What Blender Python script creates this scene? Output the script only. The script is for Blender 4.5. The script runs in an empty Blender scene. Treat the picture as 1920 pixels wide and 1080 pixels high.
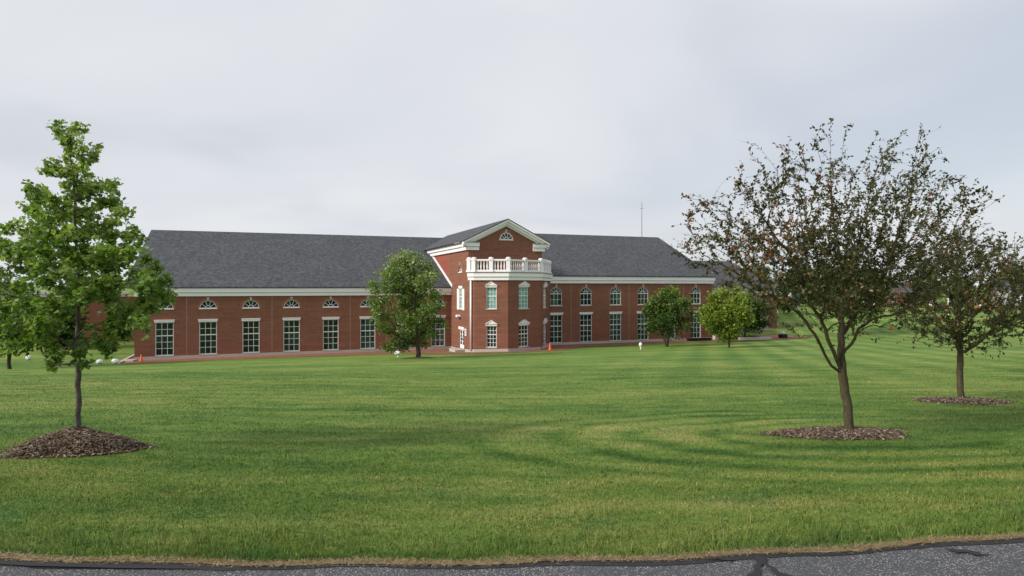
import bpy, bmesh, math, random
import numpy as np
from mathutils import Vector, Matrix

random.seed(7)
RNG = np.random.default_rng(11)
S = bpy.context.scene
COL = S.collection

# ------------------------------------------------------------------ camera
EYE = 7.3
cam_d = bpy.data.cameras.new('camera')
cam_d.sensor_width = 36.0
cam_d.lens = 22.5
cam_d.shift_y = -4.0 / 1920.0
cam_d.clip_start = 0.1
cam_d.clip_end = 6000
cam = bpy.data.objects.new('camera', cam_d)
cam.location = (0, 0, EYE)
cam.rotation_euler = (math.radians(90), 0, 0)
COL.objects.link(cam)
S.camera = cam

# ------------------------------------------------------------------ sun, sky, exposure
SUN_EL = math.radians(30)
SUN_AZ = math.atan2(-0.90, -0.44)          # measured from +Y towards +X: the sun stands to the left, slightly behind the camera
sd = Vector((math.sin(SUN_AZ) * math.cos(SUN_EL), math.cos(SUN_AZ) * math.cos(SUN_EL), math.sin(SUN_EL)))
sun_l = bpy.data.lights.new('sun', 'SUN')
sun_l.energy = 3.9
sun_l.angle = math.radians(13)
sun_l.color = (1.0, 0.93, 0.82)
sun_o = bpy.data.objects.new('sun', sun_l)
sun_o.rotation_euler = (-sd).to_track_quat('-Z', 'Y').to_euler()
sun_o.location = sd * 100
COL.objects.link(sun_o)

S.view_settings.view_transform = 'Standard'
S.view_settings.look = 'None'
S.view_settings.exposure = 0.0
S.view_settings.gamma = 1.0
S.view_settings.use_curve_mapping = False
S.render.engine = 'CYCLES'
S.cycles.max_bounces = 5
S.cycles.diffuse_bounces = 2
S.cycles.glossy_bounces = 2
S.cycles.transmission_bounces = 2
S.cycles.use_denoising = True


class NT:
    """small helper around a node tree"""
    def __init__(self, tree):
        self.t = tree
        tree.nodes.clear()

    def n(self, kind, props=None, **ins):
        nd = self.t.nodes.new(kind)
        for k, v in (props or {}).items():
            setattr(nd, k, v)
        for k, v in ins.items():
            key = int(k[1:]) if (k[0] == 'i' and k[1:].isdigit()) else k.replace('_', ' ')
            self.set(nd.inputs[key], v)
        return nd

    def set(self, sock, v):
        if isinstance(v, bpy.types.NodeSocket):
            self.t.links.new(v, sock)
        elif isinstance(v, bpy.types.Node):
            self.t.links.new(v.outputs[0], sock)
        else:
            if isinstance(v, (tuple, list)) and len(v) == 3 and sock.type == 'RGBA':
                v = (*v, 1)
            sock.default_value = v

    def m(self, op, a, b=0.0, c=0.0, clamp=False):
        nd = self.t.nodes.new('ShaderNodeMath')
        nd.operation = op
        nd.use_clamp = clamp
        for i, v in enumerate((a, b, c)):
            self.set(nd.inputs[i], v)
        return nd.outputs[0]

    def mix(self, f, a, b, blend='MIX'):
        nd = self.t.nodes.new('ShaderNodeMix')
        nd.data_type = 'RGBA'
        nd.blend_type = blend
        self.set(nd.inputs[0], f)
        self.set(nd.inputs[6], a)
        self.set(nd.inputs[7], b)
        return nd.outputs[2]

    def ramp(self, f, stops, interp='LINEAR'):
        nd = self.t.nodes.new('ShaderNodeValToRGB')
        cr = nd.color_ramp
        cr.interpolation = interp
        while len(cr.elements) < len(stops):
            cr.elements.new(0.5)
        for e, (p, c) in zip(cr.elements, stops):
            e.position = p
            e.color = (*c, 1) if len(c) == 3 else c
        self.set(nd.inputs[0], f)
        return nd.outputs[0]

    def smooth(self, f, lo, hi, a=0.0, b=1.0):
        nd = self.t.nodes.new('ShaderNodeMapRange')
        nd.interpolation_type = 'SMOOTHSTEP'
        for i, v in enumerate((f, lo, hi, a, b)):
            self.set(nd.inputs[i], v)
        return nd.outputs[0]

    def vec(self, x, y, z=0.0):
        nd = self.t.nodes.new('ShaderNodeCombineXYZ')
        for i, v in enumerate((x, y, z)):
            self.set(nd.inputs[i], v)
        return nd.outputs[0]

    def noise(self, v, scale, detail=3.0, rough=0.55, dist=0.0):
        nd = self.n('ShaderNodeTexNoise', None, Vector=v, Scale=scale, Detail=detail, Roughness=rough, Distortion=dist)
        return nd.outputs[0]

    def sep(self, v):
        nd = self.t.nodes.new('ShaderNodeSeparateXYZ')
        self.set(nd.inputs[0], v)
        return nd.outputs


W = bpy.data.worlds.new('World')
S.world = W
W.use_nodes = True
nt = NT(W.node_tree)
sky = nt.n('ShaderNodeTexSky', {'sky_type': 'NISHITA', 'sun_disc': False, 'sun_elevation': SUN_EL,
                                'sun_rotation': SUN_AZ, 'air_density': 1.0, 'dust_density': 1.5, 'ozone_density': 1.0})
bg_sky = nt.n('ShaderNodeBackground', None, Color=sky, Strength=0.11)
tc = nt.n('ShaderNodeTexCoord')
d = nt.sep(tc.outputs['Generated'])
zz = nt.m('MAXIMUM', d[2], 0.0)
den = nt.m('ADD', zz, 0.22)
pv = nt.vec(nt.m('DIVIDE', d[0], den), nt.m('DIVIDE', d[1], den), 0.0)
pv2 = nt.vec(nt.m('MULTIPLY', nt.m('DIVIDE', d[0], den), 0.55), nt.m('DIVIDE', d[1], den), 3.7)
c1 = nt.noise(pv, 0.75, 3.0, 0.45, 0.4)
c2 = nt.noise(pv2, 1.3, 4.0, 0.5, 0.5)
cm = nt.m('ADD', nt.m('MULTIPLY', c1, 0.6), nt.m('MULTIPLY', c2, 0.4))
ccol = nt.ramp(cm, [(0.34, (0.70, 0.725, 0.785)), (0.48, (0.755, 0.780, 0.828)), (0.62, (0.82, 0.838, 0.860))])
bg_cl = nt.n('ShaderNodeBackground', None, Color=ccol, Strength=1.0)
mask = nt.smooth(nt.m('SUBTRACT', c1, nt.m('MULTIPLY', d[0], 0.16)), 0.27, 0.52, 0.68, 0.97)
mx = nt.n('ShaderNodeMixShader', None, i0=mask, i1=bg_sky, i2=bg_cl)
out = nt.n('ShaderNodeOutputWorld')
nt.set(out.inputs[0], mx)

# ------------------------------------------------------------------ terrain
def ss(x):
    x = np.clip(x, 0, 1)
    return x * x * (3 - 2 * x)


def road_y(X):
    Xc = np.clip(X, -6, 6)
    return 3.911 + 0.0466 * Xc + 0.0215 * Xc * Xc


def ground(X, Y):
    X = np.asarray(X, float)
    Y = np.asarray(Y, float)
    q = np.maximum(0.3584 * (X + 7.03) + 0.9336 * (74 - Y) - 2.5, 0)
    a = np.maximum(Y - road_y(X), 0)
    z = 5.6 * (q / (a + q + 1e-9)) ** 1.1
    w = (X - 40) * 0.6 + (Y - 85) * 0.8
    z = z + 2.6 * ss((w - 10) / 50) + 3 * ss((Y - 130) / 300)
    near = np.clip((Y - road_y(X)) / 0.5, 0, 1) * np.clip((90 - Y) / 40, 0, 1)
    z = z + near * 0.012 * np.sin(X * 2.1 + np.sin(Y * 1.3)) * np.sin(Y * 1.7 + 0.6 * np.sin(X * 0.9))
    return z


def gz(X, Y):
    return float(ground(X, Y))


# ------------------------------------------------------------------ mesh helpers
def finish(o, parent=None, mat=None):
    COL.objects.link(o)
    if parent is not None:
        o.parent = parent
    if mat is not None:
        o.data.materials.append(mat)
    return o


def tri_mesh(name, V, F, mat, parent=None, tint=None, smooth=False):
    V = np.asarray(V, np.float32)
    F = np.asarray(F, np.int32)
    k = F.shape[1]
    me = bpy.data.meshes.new(name)
    me.vertices.add(len(V))
    me.vertices.foreach_set('co', V.ravel())
    me.loops.add(F.size)
    me.loops.foreach_set('vertex_index', F.ravel())
    me.polygons.add(len(F))
    me.polygons.foreach_set('loop_start', np.arange(0, F.size, k, dtype=np.int32))
    if smooth:
        me.polygons.foreach_set('use_smooth', np.ones(len(F), bool))
    if tint is not None:
        at = me.attributes.new('tint', 'FLOAT', 'FACE')
        at.data.foreach_set('value', np.asarray(tint, np.float32))
    me.update(calc_edges=True)
    o = bpy.data.objects.new(name, me)
    return finish(o, parent, mat)


class MB:
    """collects polygons of one part"""
    def __init__(self):
        self.v = []
        self.f = []

    def poly(self, pts):
        i = len(self.v)
        self.v += [tuple(p) for p in pts]
        self.f.append(tuple(range(i, i + len(pts))))

    def hexa(self, p):        # 8 corners: bottom 4 (ccw from above), top 4
        i = len(self.v)
        self.v += [tuple(q) for q in p]
        for a in ((3, 2, 1, 0), (4, 5, 6, 7), (0, 1, 5, 4), (1, 2, 6, 5), (2, 3, 7, 6), (3, 0, 4, 7)):
            self.f.append(tuple(i + k for k in a))

    def box(self, x0, x1, y0, y1, z0, z1):
        self.hexa([(x0, y0, z0), (x1, y0, z0), (x1, y1, z0), (x0, y1, z0),
                   (x0, y0, z1), (x1, y0, z1), (x1, y1, z1), (x0, y1, z1)])

    def lathe(self, c, prof, k=12):
        i = len(self.v)
        for r, z in prof:
            for j in range(k):
                t = 2 * math.pi * j / k
                self.v.append((c[0] + r * math.cos(t), c[1] + r * math.sin(t), c[2] + z))
        for a in range(len(prof) - 1):
            for j in range(k):
                b = (j + 1) % k
                self.f.append((i + a * k + j, i + a * k + b, i + (a + 1) * k + b, i + (a + 1) * k + j))
        self.f.append(tuple(i + j for j in reversed(range(k))))
        self.f.append(tuple(i + (len(prof) - 1) * k + j for j in range(k)))

    def mesh(self, name):
        me = bpy.data.meshes.new(name)
        me.from_pydata(self.v, [], self.f)
        me.update()
        return me

    def build(self, name, mat, parent=None, bevel=0.0, smooth=False):
        o = bpy.data.objects.new(name, self.mesh(name))
        finish(o, parent, mat)
        if smooth:
            for p in o.data.polygons:
                p.use_smooth = True
        if bevel:
            b = o.modifiers.new('bevel', 'BEVEL')
            b.width = bevel
            b.segments = 2
        return o


def tag(o, label=None, cat=None, group=None, kind=None):
    if label: o['label'] = label
    if cat: o['category'] = cat
    if group: o['group'] = group
    if kind: o['kind'] = kind
    return o


def empty(name, loc, rz=0.0):
    o = bpy.data.objects.new(name, None)
    o.empty_display_size = 0.3
    o.location = loc
    o.rotation_euler = (0, 0, rz)
    COL.objects.link(o)
    return o


# ------------------------------------------------------------------ materials
def new_mat(name):
    m = bpy.data.materials.new(name)
    m.use_nodes = True
    return m, NT(m.node_tree)


def close(nt, sh, disp=None):
    o = nt.n('ShaderNodeOutputMaterial')
    nt.set(o.inputs[0], sh)


def bsdf(nt, color, rough=0.6, spec=0.4, normal=None, metal=0.0):
    nd = nt.n('ShaderNodeBsdfPrincipled', None, Base_Color=color, Roughness=rough, Metallic=metal)
    nt.set(nd.inputs['Specular IOR Level'], spec)
    if normal is not None:
        nt.set(nd.inputs['Normal'], normal)
    return nd


def bump(nt, h, strength=0.4, dist=0.02):
    return nt.n('ShaderNodeBump', None, Height=h, Strength=strength, Distance=dist)


def simple(name, col, rough=0.6, spec=0.4, var=0.12, scale=6.0, metal=0.0):
    m, nt = new_mat(name)
    g = nt.n('ShaderNodeNewGeometry')
    n1 = nt.noise(g.outputs['Position'], scale, 5.0, 0.6)
    c = nt.mix(n1, tuple(max(0, x * (1 - var)) for x in col), tuple(min(1, x * (1 + var)) for x in col))
    close(nt, bsdf(nt, c, rough, spec, None, metal))
    return m


def lawn_color(nt):
    g = nt.n('ShaderNodeNewGeometry')
    P = g.outputs['Position']
    p = nt.sep(P)
    x, y = p[0], p[1]
    big = nt.noise(nt.vec(nt.m('MULTIPLY', x, 0.10), nt.m('MULTIPLY', y, 0.16)), 1.0, 4.0, 0.6)
    # mowing passes, long streaks roughly across the view
    stw = nt.noise(nt.vec(nt.m('MULTIPLY', x, 0.22), nt.m('ADD', nt.m('MULTIPLY', y, 1.5), nt.m('MULTIPLY', x, 0.12))), 1.0, 4.0, 0.6, 0.4)
    stf = nt.noise(nt.vec(nt.m('MULTIPLY', x, 0.035), nt.m('MULTIPLY', y, 0.28), 5.0), 1.0, 4.0, 0.6, 0.3)
    mid0 = nt.noise(P, 0.9, 3.0, 0.6)
    # passes round the tree on the right
    dx = nt.m('SUBTRACT', x, 4.8)
    dy = nt.m('MULTIPLY', nt.m('SUBTRACT', y, 9.1), 1.7)
    wob = nt.noise(P, 0.5, 3.0, 0.5)
    rad = nt.m('ADD', nt.m('SQRT', nt.m('ADD', nt.m('MULTIPLY', dx, dx), nt.m('MULTIPLY', dy, dy))), nt.m('MULTIPLY', wob, 1.0))
    ring = nt.m('POWER', nt.m('MULTIPLY_ADD', nt.m('SINE', nt.m('MULTIPLY', rad, 5.6)), .5, .5), 2.0)
    ring = nt.m('MULTIPLY_ADD', ring, -1.0, .36)
    rmask = nt.m('MULTIPLY', nt.smooth(rad, 1.9, 2.5), nt.smooth(rad, 7.2, 5.2))
    rmask = nt.m('MULTIPLY', rmask, nt.smooth(nt.m('ADD', dx, nt.m('MULTIPLY', dy, 0.25)), 2.6, 0.2))
    rmask = nt.m('MULTIPLY', rmask, nt.smooth(mid0, .34, .56, .45, 1.0))
    ring = nt.m('MULTIPLY', nt.m('MULTIPLY', ring, rmask), 0.21)
    # straight passes towards the building
    al = nt.m('ADD', nt.m('MULTIPLY', x, 0.955), nt.m('MULTIPLY', y, -0.295))
    st2 = nt.m('SINE', nt.m('ADD', nt.m('MULTIPLY', al, 2.4), nt.m('MULTIPLY', wob, 1.5)))
    m2 = nt.m('MULTIPLY', nt.smooth(y, 14.0, 28.0), nt.smooth(nt.m('ADD', al, nt.m('MULTIPLY', big, 6.0)), -6.0, 6.0))
    st2 = nt.m('MULTIPLY', nt.m('MULTIPLY', st2, m2), 0.055)
    fine = nt.noise(P, 9.0, 4.0, 0.7)
    mid = nt.noise(P, 1.3, 4.0, 0.65)
    mott = nt.noise(nt.vec(nt.m('MULTIPLY', x, 1.3), nt.m('MULTIPLY', y, 2.3), 9.0), 1.0, 6.0, 0.68, 0.3)
    v = nt.m('ADD', nt.m('MULTIPLY', big, 0.22), nt.m('MULTIPLY', stw, 0.22))
    v = nt.m('ADD', v, nt.m('MULTIPLY', stf, 0.18))
    v = nt.m('ADD', v, nt.m('MULTIPLY', fine, 0.10))
    v = nt.m('ADD', v, nt.m('MULTIPLY', mid, 0.08))
    v = nt.m('ADD', v, nt.m('MULTIPLY', mott, 0.20))
    v = nt.m('MULTIPLY_ADD', nt.m('SUBTRACT', v, .5), 2.15, .495)
    v = nt.m('ADD', v, ring)
    v = nt.m('ADD', v, st2)
    col = nt.ramp(v, [(0.30, (0.048, 0.116, 0.022)), (0.43, (0.104, 0.190, 0.034)),
                      (0.54, (0.166, 0.246, 0.050)), (0.65, (0.256, 0.296, 0.080)), (0.77, (0.36, 0.33, 0.14))])
    dry = nt.noise(nt.vec(nt.m('MULTIPLY', x, 1.7), nt.m('MULTIPLY', y, 3.6), 21.0), 1.0, 6.0, 0.72)
    col = nt.mix(nt.smooth(dry, .56, .70, 0.0, .42), col, (0.31, 0.26, 0.11))
    cool = nt.noise(nt.vec(nt.m('MULTIPLY', x, .8), nt.m('MULTIPLY', y, 1.5), 33.0), 1.0, 5.0, 0.65)
    col = nt.mix(nt.smooth(cool, .54, .66, 0.0, .50), col, (0.060, 0.160, 0.045))
    return col, P


def mat_lawn():
    m, nt = new_mat('lawn')
    col, P = lawn_color(nt)
    b = bump(nt, nt.noise(P, 26.0, 5.0, 0.75), 0.55, 0.05)
    close(nt, bsdf(nt, col, 0.85, 0.15, b))
    return m


def mat_blade(name='grass_blade', dry=False):
    m, nt = new_mat(name)
    at = nt.n('ShaderNodeAttribute', {'attribute_name': 'tint'})
    f = at.outputs['Fac']
    if dry:
        col = nt.ramp(f, [(0.0, (0.20, 0.135, 0.065)), (0.5, (0.36, 0.265, 0.15)), (1.0, (0.50, 0.40, 0.25))])
    else:
        col, P = lawn_color(nt)
        k = nt.ramp(f, [(0.0, (0.58, 0.66, 0.70)), (0.45, (1.05, 1.05, 1.0)), (0.75, (1.4, 1.32, 1.25)), (0.9, (1.6, 1.35, 1.6)), (1.0, (3.0, 1.85, 3.2))])
        col = nt.mix(1.0, col, k, 'MULTIPLY')
    g2 = nt.n('ShaderNodeNewGeometry')
    nv = nt.n('ShaderNodeMix', {'data_type': 'VECTOR'})
    nt.set(nv.inputs[0], .72)
    nt.set(nv.inputs[4], g2.outputs['Normal'])
    nt.set(nv.inputs[5], (0, 0, 1))
    nn = nt.n('ShaderNodeVectorMath', {'operation': 'NORMALIZE'})
    nt.set(nn.inputs[0], nv.outputs[1])
    a = nt.n('ShaderNodeBsdfPrincipled', None, Base_Color=col, Roughness=0.6, Normal=nn.outputs[0])
    a.inputs['Specular IOR Level'].default_value = 0.15
    t = nt.n('ShaderNodeBsdfTranslucent', None, Color=col)
    close(nt, nt.n('ShaderNodeMixShader', None, i0=0.22, i1=a, i2=t))
    return m


def mat_leaf(name, stops, trans=0.35, rough=0.45, spec=0.35):
    m, nt = new_mat(name)
    at = nt.n('ShaderNodeAttribute', {'attribute_name': 'tint'})
    col = nt.ramp(at.outputs['Fac'], stops)
    a = nt.n('ShaderNodeBsdfPrincipled', None, Base_Color=col, Roughness=rough)
    a.inputs['Specular IOR Level'].default_value = spec
    tcol = nt.mix(1.0, col, (1.15, 1.25, 0.55), 'MULTIPLY')
    t = nt.n('ShaderNodeBsdfTranslucent', None, Color=tcol)
    close(nt, nt.n('ShaderNodeMixShader', None, i0=trans, i1=a, i2=t))
    return m


def mat_bark(name, c0, c1, c2):
    m, nt = new_mat(name)
    g = nt.n('ShaderNodeNewGeometry')
    p = nt.sep(g.outputs['Position'])
    v = nt.vec(p[0], p[1], nt.m('MULTIPLY', p[2], 0.25))
    n1 = nt.noise(v, 38.0, 6.0, 0.7)
    n2 = nt.noise(g.outputs['Position'], 7.0, 4.0, 0.6)
    c = nt.ramp(n1, [(0.3, c0), (0.6, c1)])
    c = nt.mix(nt.smooth(n2, 0.5, 0.68, 0.0, 0.75), c, c2)
    close(nt, bsdf(nt, c, 0.9, 0.15, bump(nt, n1, 0.7, 0.012)))
    return m


def mat_brick(name, base, alt):
    m, nt = new_mat(name)
    tc = nt.n('ShaderNodeTexCoord')
    p = nt.sep(tc.outputs['Object'])
    h = nt.m('ADD', p[0], nt.m('MULTIPLY', p[1], 0.93))
    v = nt.vec(h, p[2])
    br = nt.n('ShaderNodeTexBrick', {'offset': 0.5}, Vector=v, Scale=1.0, Color1=base, Color2=alt, Mortar=(0.20, 0.13, 0.10),
              Mortar_Size=0.006, Bias=-0.2, Brick_Width=0.215, Row_Height=0.075)
    band = nt.noise(nt.vec(nt.m('MULTIPLY', h, 0.12), nt.m('MULTIPLY', p[2], 3.2)), 1.0, 5.0, 0.65)
    blot = nt.noise(v, 0.45, 4.0, 0.6)
    c = nt.mix(nt.smooth(band, 0.35, 0.68, 0.0, 0.8), br.outputs[0], nt.mix(1.0, br.outputs[0], (1.28, 1.22, 1.2), 'MULTIPLY'))
    c = nt.mix(nt.smooth(blot, 0.45, 0.75, 0.0, 0.45), c, nt.mix(1.0, c, (0.78, 0.76, 0.78), 'MULTIPLY'))
    bloom = nt.noise(nt.vec(nt.m('MULTIPLY', h, 0.35), nt.m('MULTIPLY', p[2], 1.6), 4.0), 1.0, 6.0, 0.7)
    c = nt.mix(nt.smooth(bloom, 0.56, 0.74, 0.0, 0.22), c, (0.36, 0.27, 0.22))
    drip = nt.noise(nt.vec(nt.m('MULTIPLY', h, 2.6), nt.m('MULTIPLY', p[2], 0.25), 8.0), 1.0, 5.0, 0.65)
    c = nt.mix(nt.smooth(drip, 0.55, 0.75, 0.0, 0.35), c, nt.mix(1.0, c, (0.68, 0.68, 0.70), 'MULTIPLY'))
    close(nt, bsdf(nt, c, 0.85, 0.2, bump(nt, br.outputs[1], -0.3, 0.01)))
    return m


def mat_roof():
    m, nt = new_mat('roof_shingles')
    tc = nt.n('ShaderNodeTexCoord')
    p = nt.sep(tc.outputs['Object'])
    v = nt.vec(nt.m('MULTIPLY', p[0], 4.6), nt.m('MULTIPLY', p[1], 5.6), nt.m('MULTIPLY', p[2], 0.3))
    vo = nt.n('ShaderNodeTexVoronoi', {'feature': 'F1'}, Vector=v, Scale=1.0, Randomness=1.0)
    g = nt.sep(vo.outputs['Color'])
    n = nt.noise(tc.outputs['Object'], 0.25, 4.0, 0.6)
    n2 = nt.noise(tc.outputs['Object'], 5.0, 5.0, 0.8)
    f = nt.m('ADD', nt.m('MULTIPLY', g[0], 0.45), nt.m('ADD', nt.m('MULTIPLY', n, 0.2), nt.m('MULTIPLY', n2, 0.35)))
    c = nt.ramp(f, [(0.25, (0.044, 0.049, 0.058)), (0.5, (0.072, 0.078, 0.088)), (0.8, (0.116, 0.121, 0.132))])
    row = nt.m('FRACT', nt.m('MULTIPLY', p[1], 6.2))
    close(nt, bsdf(nt, c, 0.9, 0.25, bump(nt, nt.m('ADD', row, nt.m('MULTIPLY', g[0], 0.7)), 0.5, 0.02)))
    return m


def mat_glass(name, stops, spec=0.5):
    m, nt = new_mat(name)
    oi = nt.n('ShaderNodeObjectInfo')
    g = nt.n('ShaderNodeNewGeometry')
    n = nt.noise(g.outputs['Position'], 1.7, 3.0, 0.6)
    f = nt.m('ADD', nt.m('MULTIPLY', oi.outputs['Random'], 0.65), nt.m('MULTIPLY', n, 0.35))
    c = nt.ramp(f, stops)
    close(nt, bsdf(nt, c, 0.04, spec, bump(nt, nt.noise(g.outputs['Position'], 1.1, 1.0), 0.04, 0.05)))
    return m


def mat_asphalt():
    m, nt = new_mat('asphalt')
    g = nt.n('ShaderNodeNewGeometry')
    P = g.outputs['Position']
    vo = nt.n('ShaderNodeTexVoronoi', {'feature': 'F1'}, Vector=P, Scale=95.0, Randomness=1.0)
    cell = nt.sep(vo.outputs['Color'])[0]
    n = nt.noise(P, 3.0, 4.0, 0.6)
    n2 = nt.noise(P, 150.0, 3.0, 0.7)
    stone = nt.m('MULTIPLY', nt.smooth(cell, 0.45, 0.85), nt.smooth(vo.outputs['Distance'], 0.62, 0.2))
    stone = nt.m('MULTIPLY', stone, nt.smooth(n, 0.30, 0.62, 0.35, 1.0))
    base = nt.ramp(n2, [(0.3, (0.042, 0.044, 0.050)), (0.7, (0.105, 0.108, 0.118))])
    c = nt.mix(stone, base, (0.46, 0.45, 0.44))
    h = nt.m('ADD', nt.m('MULTIPLY', vo.outputs['Distance'], -1.0), nt.m('MULTIPLY', n2, 0.6))
    close(nt, bsdf(nt, c, 0.75, 0.35, bump(nt, h, 0.8, 0.008)))
    return m


def mat_paver():
    m, nt = new_mat('brick_paving')
    g = nt.n('ShaderNodeNewGeometry')
    P = g.outputs['Position']
    br = nt.n('ShaderNodeTexBrick', None, Vector=P, Scale=1.0, Color1=(0.25, 0.080, 0.055), Color2=(0.34, 0.125, 0.085), Mortar=(0.20, 0.15, 0.12),
              Mortar_Size=0.008, Brick_Width=0.2, Row_Height=0.1)
    n = nt.noise(P, 0.8, 4.0, 0.6)
    c = nt.mix(nt.smooth(n, 0.4, 0.7, 0.0, 0.5), br.outputs[0], (0.26, 0.13, 0.10))
    close(nt, bsdf(nt, c, 0.85, 0.2))
    return m


def mat_mulch():
    m, nt = new_mat('bark_mulch')
    g = nt.n('ShaderNodeNewGeometry')
    P = g.outputs['Position']
    vo = nt.n('ShaderNodeTexVoronoi', None, Vector=P, Scale=42.0)
    cc = nt.sep(vo.outputs['Color'])[0]
    c = nt.ramp(cc, [(0.0, (0.055, 0.038, 0.025)), (0.6, (0.105, 0.076, 0.052)), (1.0, (0.17, 0.130, 0.095))])
    close(nt, bsdf(nt, c, 0.95, 0.1, bump(nt, vo.outputs['Distance'], 0.9, 0.03)))
    return m


def mat_chip():
    m, nt = new_mat('mulch_chip')
    at = nt.n('ShaderNodeAttribute', {'attribute_name': 'tint'})
    c = nt.ramp(at.outputs['Fac'], [(0.0, (0.066, 0.045, 0.031)), (0.5, (0.145, 0.105, 0.075)), (0.85, (0.25, 0.195, 0.15)), (1.0, (0.40, 0.34, 0.28))])
    close(nt, bsdf(nt, c, 0.9, 0.1))
    return m


M = dict(
    lawn=mat_lawn(), blade=mat_blade(), straw=mat_blade('dry_blade', True),
    brick=mat_brick('red_brick', (0.182, 0.070, 0.043), (0.235, 0.098, 0.062)),
    brick_new=mat_brick('redder_brick', (0.265, 0.062, 0.046), (0.30, 0.075, 0.056)),
    brick_arch=mat_brick('arch_brick', (0.25, 0.10, 0.065), (0.28, 0.115, 0.075)),
    roof=mat_roof(), white=simple('white_trim', (0.84, 0.81, 0.84), 0.5, 0.4, 0.05, 1.2),
    stone=simple('limestone', (0.46, 0.42, 0.37), 0.85, 0.2, 0.12, 2.0),
    gutter=simple('gutter_metal', (0.40, 0.41, 0.38), 0.45, 0.5, 0.06),
    glass=mat_glass('window_glass', [(0.0, (0.004, 0.010, 0.010)), (0.45, (0.010, 0.026, 0.022)), (0.8, (0.018, 0.055, 0.046)), (1.0, (0.035, 0.115, 0.10))]),
    glass_blind=mat_glass('glass_over_blinds', [(0.2, (0.15, 0.34, 0.30)), (0.8, (0.26, 0.46, 0.41))]),
    asphalt=mat_asphalt(), tar=simple('crack_sealant', (0.018, 0.018, 0.020), 0.6, 0.4, 0.3, 30.0),
    paver=mat_paver(), mulch=mat_mulch(), chip=mat_chip(),
    dirt=simple('dry_thatch', (0.42, 0.33, 0.21), 0.95, 0.1, 0.35, 22.0),
    concrete=simple('concrete', (0.50, 0.48, 0.45), 0.85, 0.2, 0.12, 3.0),
    orange=simple('orange_plastic', (0.78, 0.095, 0.025), 0.5, 0.4, 0.06),
    black=simple('black_plastic', (0.012, 0.013, 0.015), 0.5, 0.4, 0.2),
    whitebag=simple('white_plastic', (0.80, 0.81, 0.82), 0.45, 0.4, 0.05),
    metal=simple('grey_metal', (0.30, 0.31, 0.33), 0.45, 0.5, 0.1, 6.0, 0.4),
    dark_roof=simple('far_roof', (0.10, 0.10, 0.11), 0.9, 0.2),
    blue=simple('blue_panel', (0.02, 0.09, 0.35), 0.5, 0.4),
    siding=simple('pale_siding', (0.36, 0.35, 0.33), 0.7, 0.3),
    carpaint=simple('white_car_paint', (0.72, 0.73, 0.74), 0.25, 0.5, 0.02),
    tyre=simple('tyre_rubber', (0.02, 0.02, 0.02), 0.8, 0.2),
    wood=simple('bench_wood', (0.30, 0.27, 0.23), 0.8, 0.2, 0.2),
    ink=simple('dark_ink', (0.05, 0.06, 0.09), 0.6, 0.3),
)

# ------------------------------------------------------------------ ground sheet
def grid_sheet(name, xs, ys, zf, mat, kind='structure', lift=0.0):
    XX, YY = np.meshgrid(xs, ys)
    ZZ = zf(XX, YY) + lift
    V = np.stack([XX.ravel(), YY.ravel(), ZZ.ravel()], 1)
    nx, ny = len(xs), len(ys)
    i = np.arange(nx * ny).reshape(ny, nx)
    F = np.stack([i[:-1, :-1].ravel(), i[:-1, 1:].ravel(), i[1:, 1:].ravel(), i[1:, :-1].ravel()], 1)
    return tag(tri_mesh(name, V, F, mat, None, None, True), kind=kind)


xs = np.concatenate([-np.geomspace(2500, 62, 18), np.arange(-60, -14, 1.5), np.arange(-14, 16, 0.3), np.arange(16, 64, 1.5), np.geomspace(66, 2500, 18)])
ys = np.concatenate([np.linspace(-60, 2, 8), np.arange(3.0, 20, 0.25), np.arange(20, 110, 1.0), np.geomspace(112, 4000, 26)])


def lawn_z(X, Y):
    z = ground(X, Y)
    return np.where(Y < road_y(X) + 0.02, 5.55, z)


lawn = grid_sheet('lawn', xs, ys, lawn_z, M['lawn'])

# road with the sealed cracks
m = MB()
rx = np.concatenate([[-90, -40, -20, -12], np.arange(-8, 8.01, 0.25), [12, 20, 40, 90]])
edge = [(x, float(road_y(x)) + 0.018 * math.sin(5.1 * x) + 0.012 * math.sin(13.7 * x + 1)) for x in rx]
for (xa, ya), (xb, yb) in zip(edge[:-1], edge[1:]):
    m.poly([(xa, -9, 5.60), (xb, -9, 5.60), (xb, yb, 5.60), (xa, ya, 5.60)])
    m.poly([(xa, ya, 5.60), (xb, yb, 5.60), (xb, yb, 5.50), (xa, ya, 5.50)])
road = tag(m.build('road', M['asphalt']), kind='structure')


def ribbon(name, pts, widths, z, mat, parent):
    m = MB()
    L, R = [], []
    for i, p in enumerate(pts):
        a = pts[max(0, i - 1)]
        b = pts[min(len(pts) - 1, i + 1)]
        dx, dy = b[0] - a[0], b[1] - a[1]
        l = math.hypot(dx, dy) or 1
        w = widths[i] / 2 * min(1, .25 + .4 * i, .25 + .4 * (len(pts) - 1 - i))
        L.append((p[0] - dy / l * w, p[1] + dx / l * w, z))
        R.append((p[0] + dy / l * w, p[1] - dx / l * w, z))
    for i in range(len(pts) - 1):
        m.poly([R[i], R[i + 1], L[i + 1], L[i]])
    return m.build(name, mat, parent)


def wig(p0, p1, n, amp, seed):
    r = random.Random(seed)
    return [(p0[0] + (p1[0] - p0[0]) * t / n + (r.uniform(-amp, amp) if 0 < t < n else 0),
             p0[1] + (p1[1] - p0[1]) * t / n + (r.uniform(-amp, amp) if 0 < t < n else 0)) for t in range(n + 1)]


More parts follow.
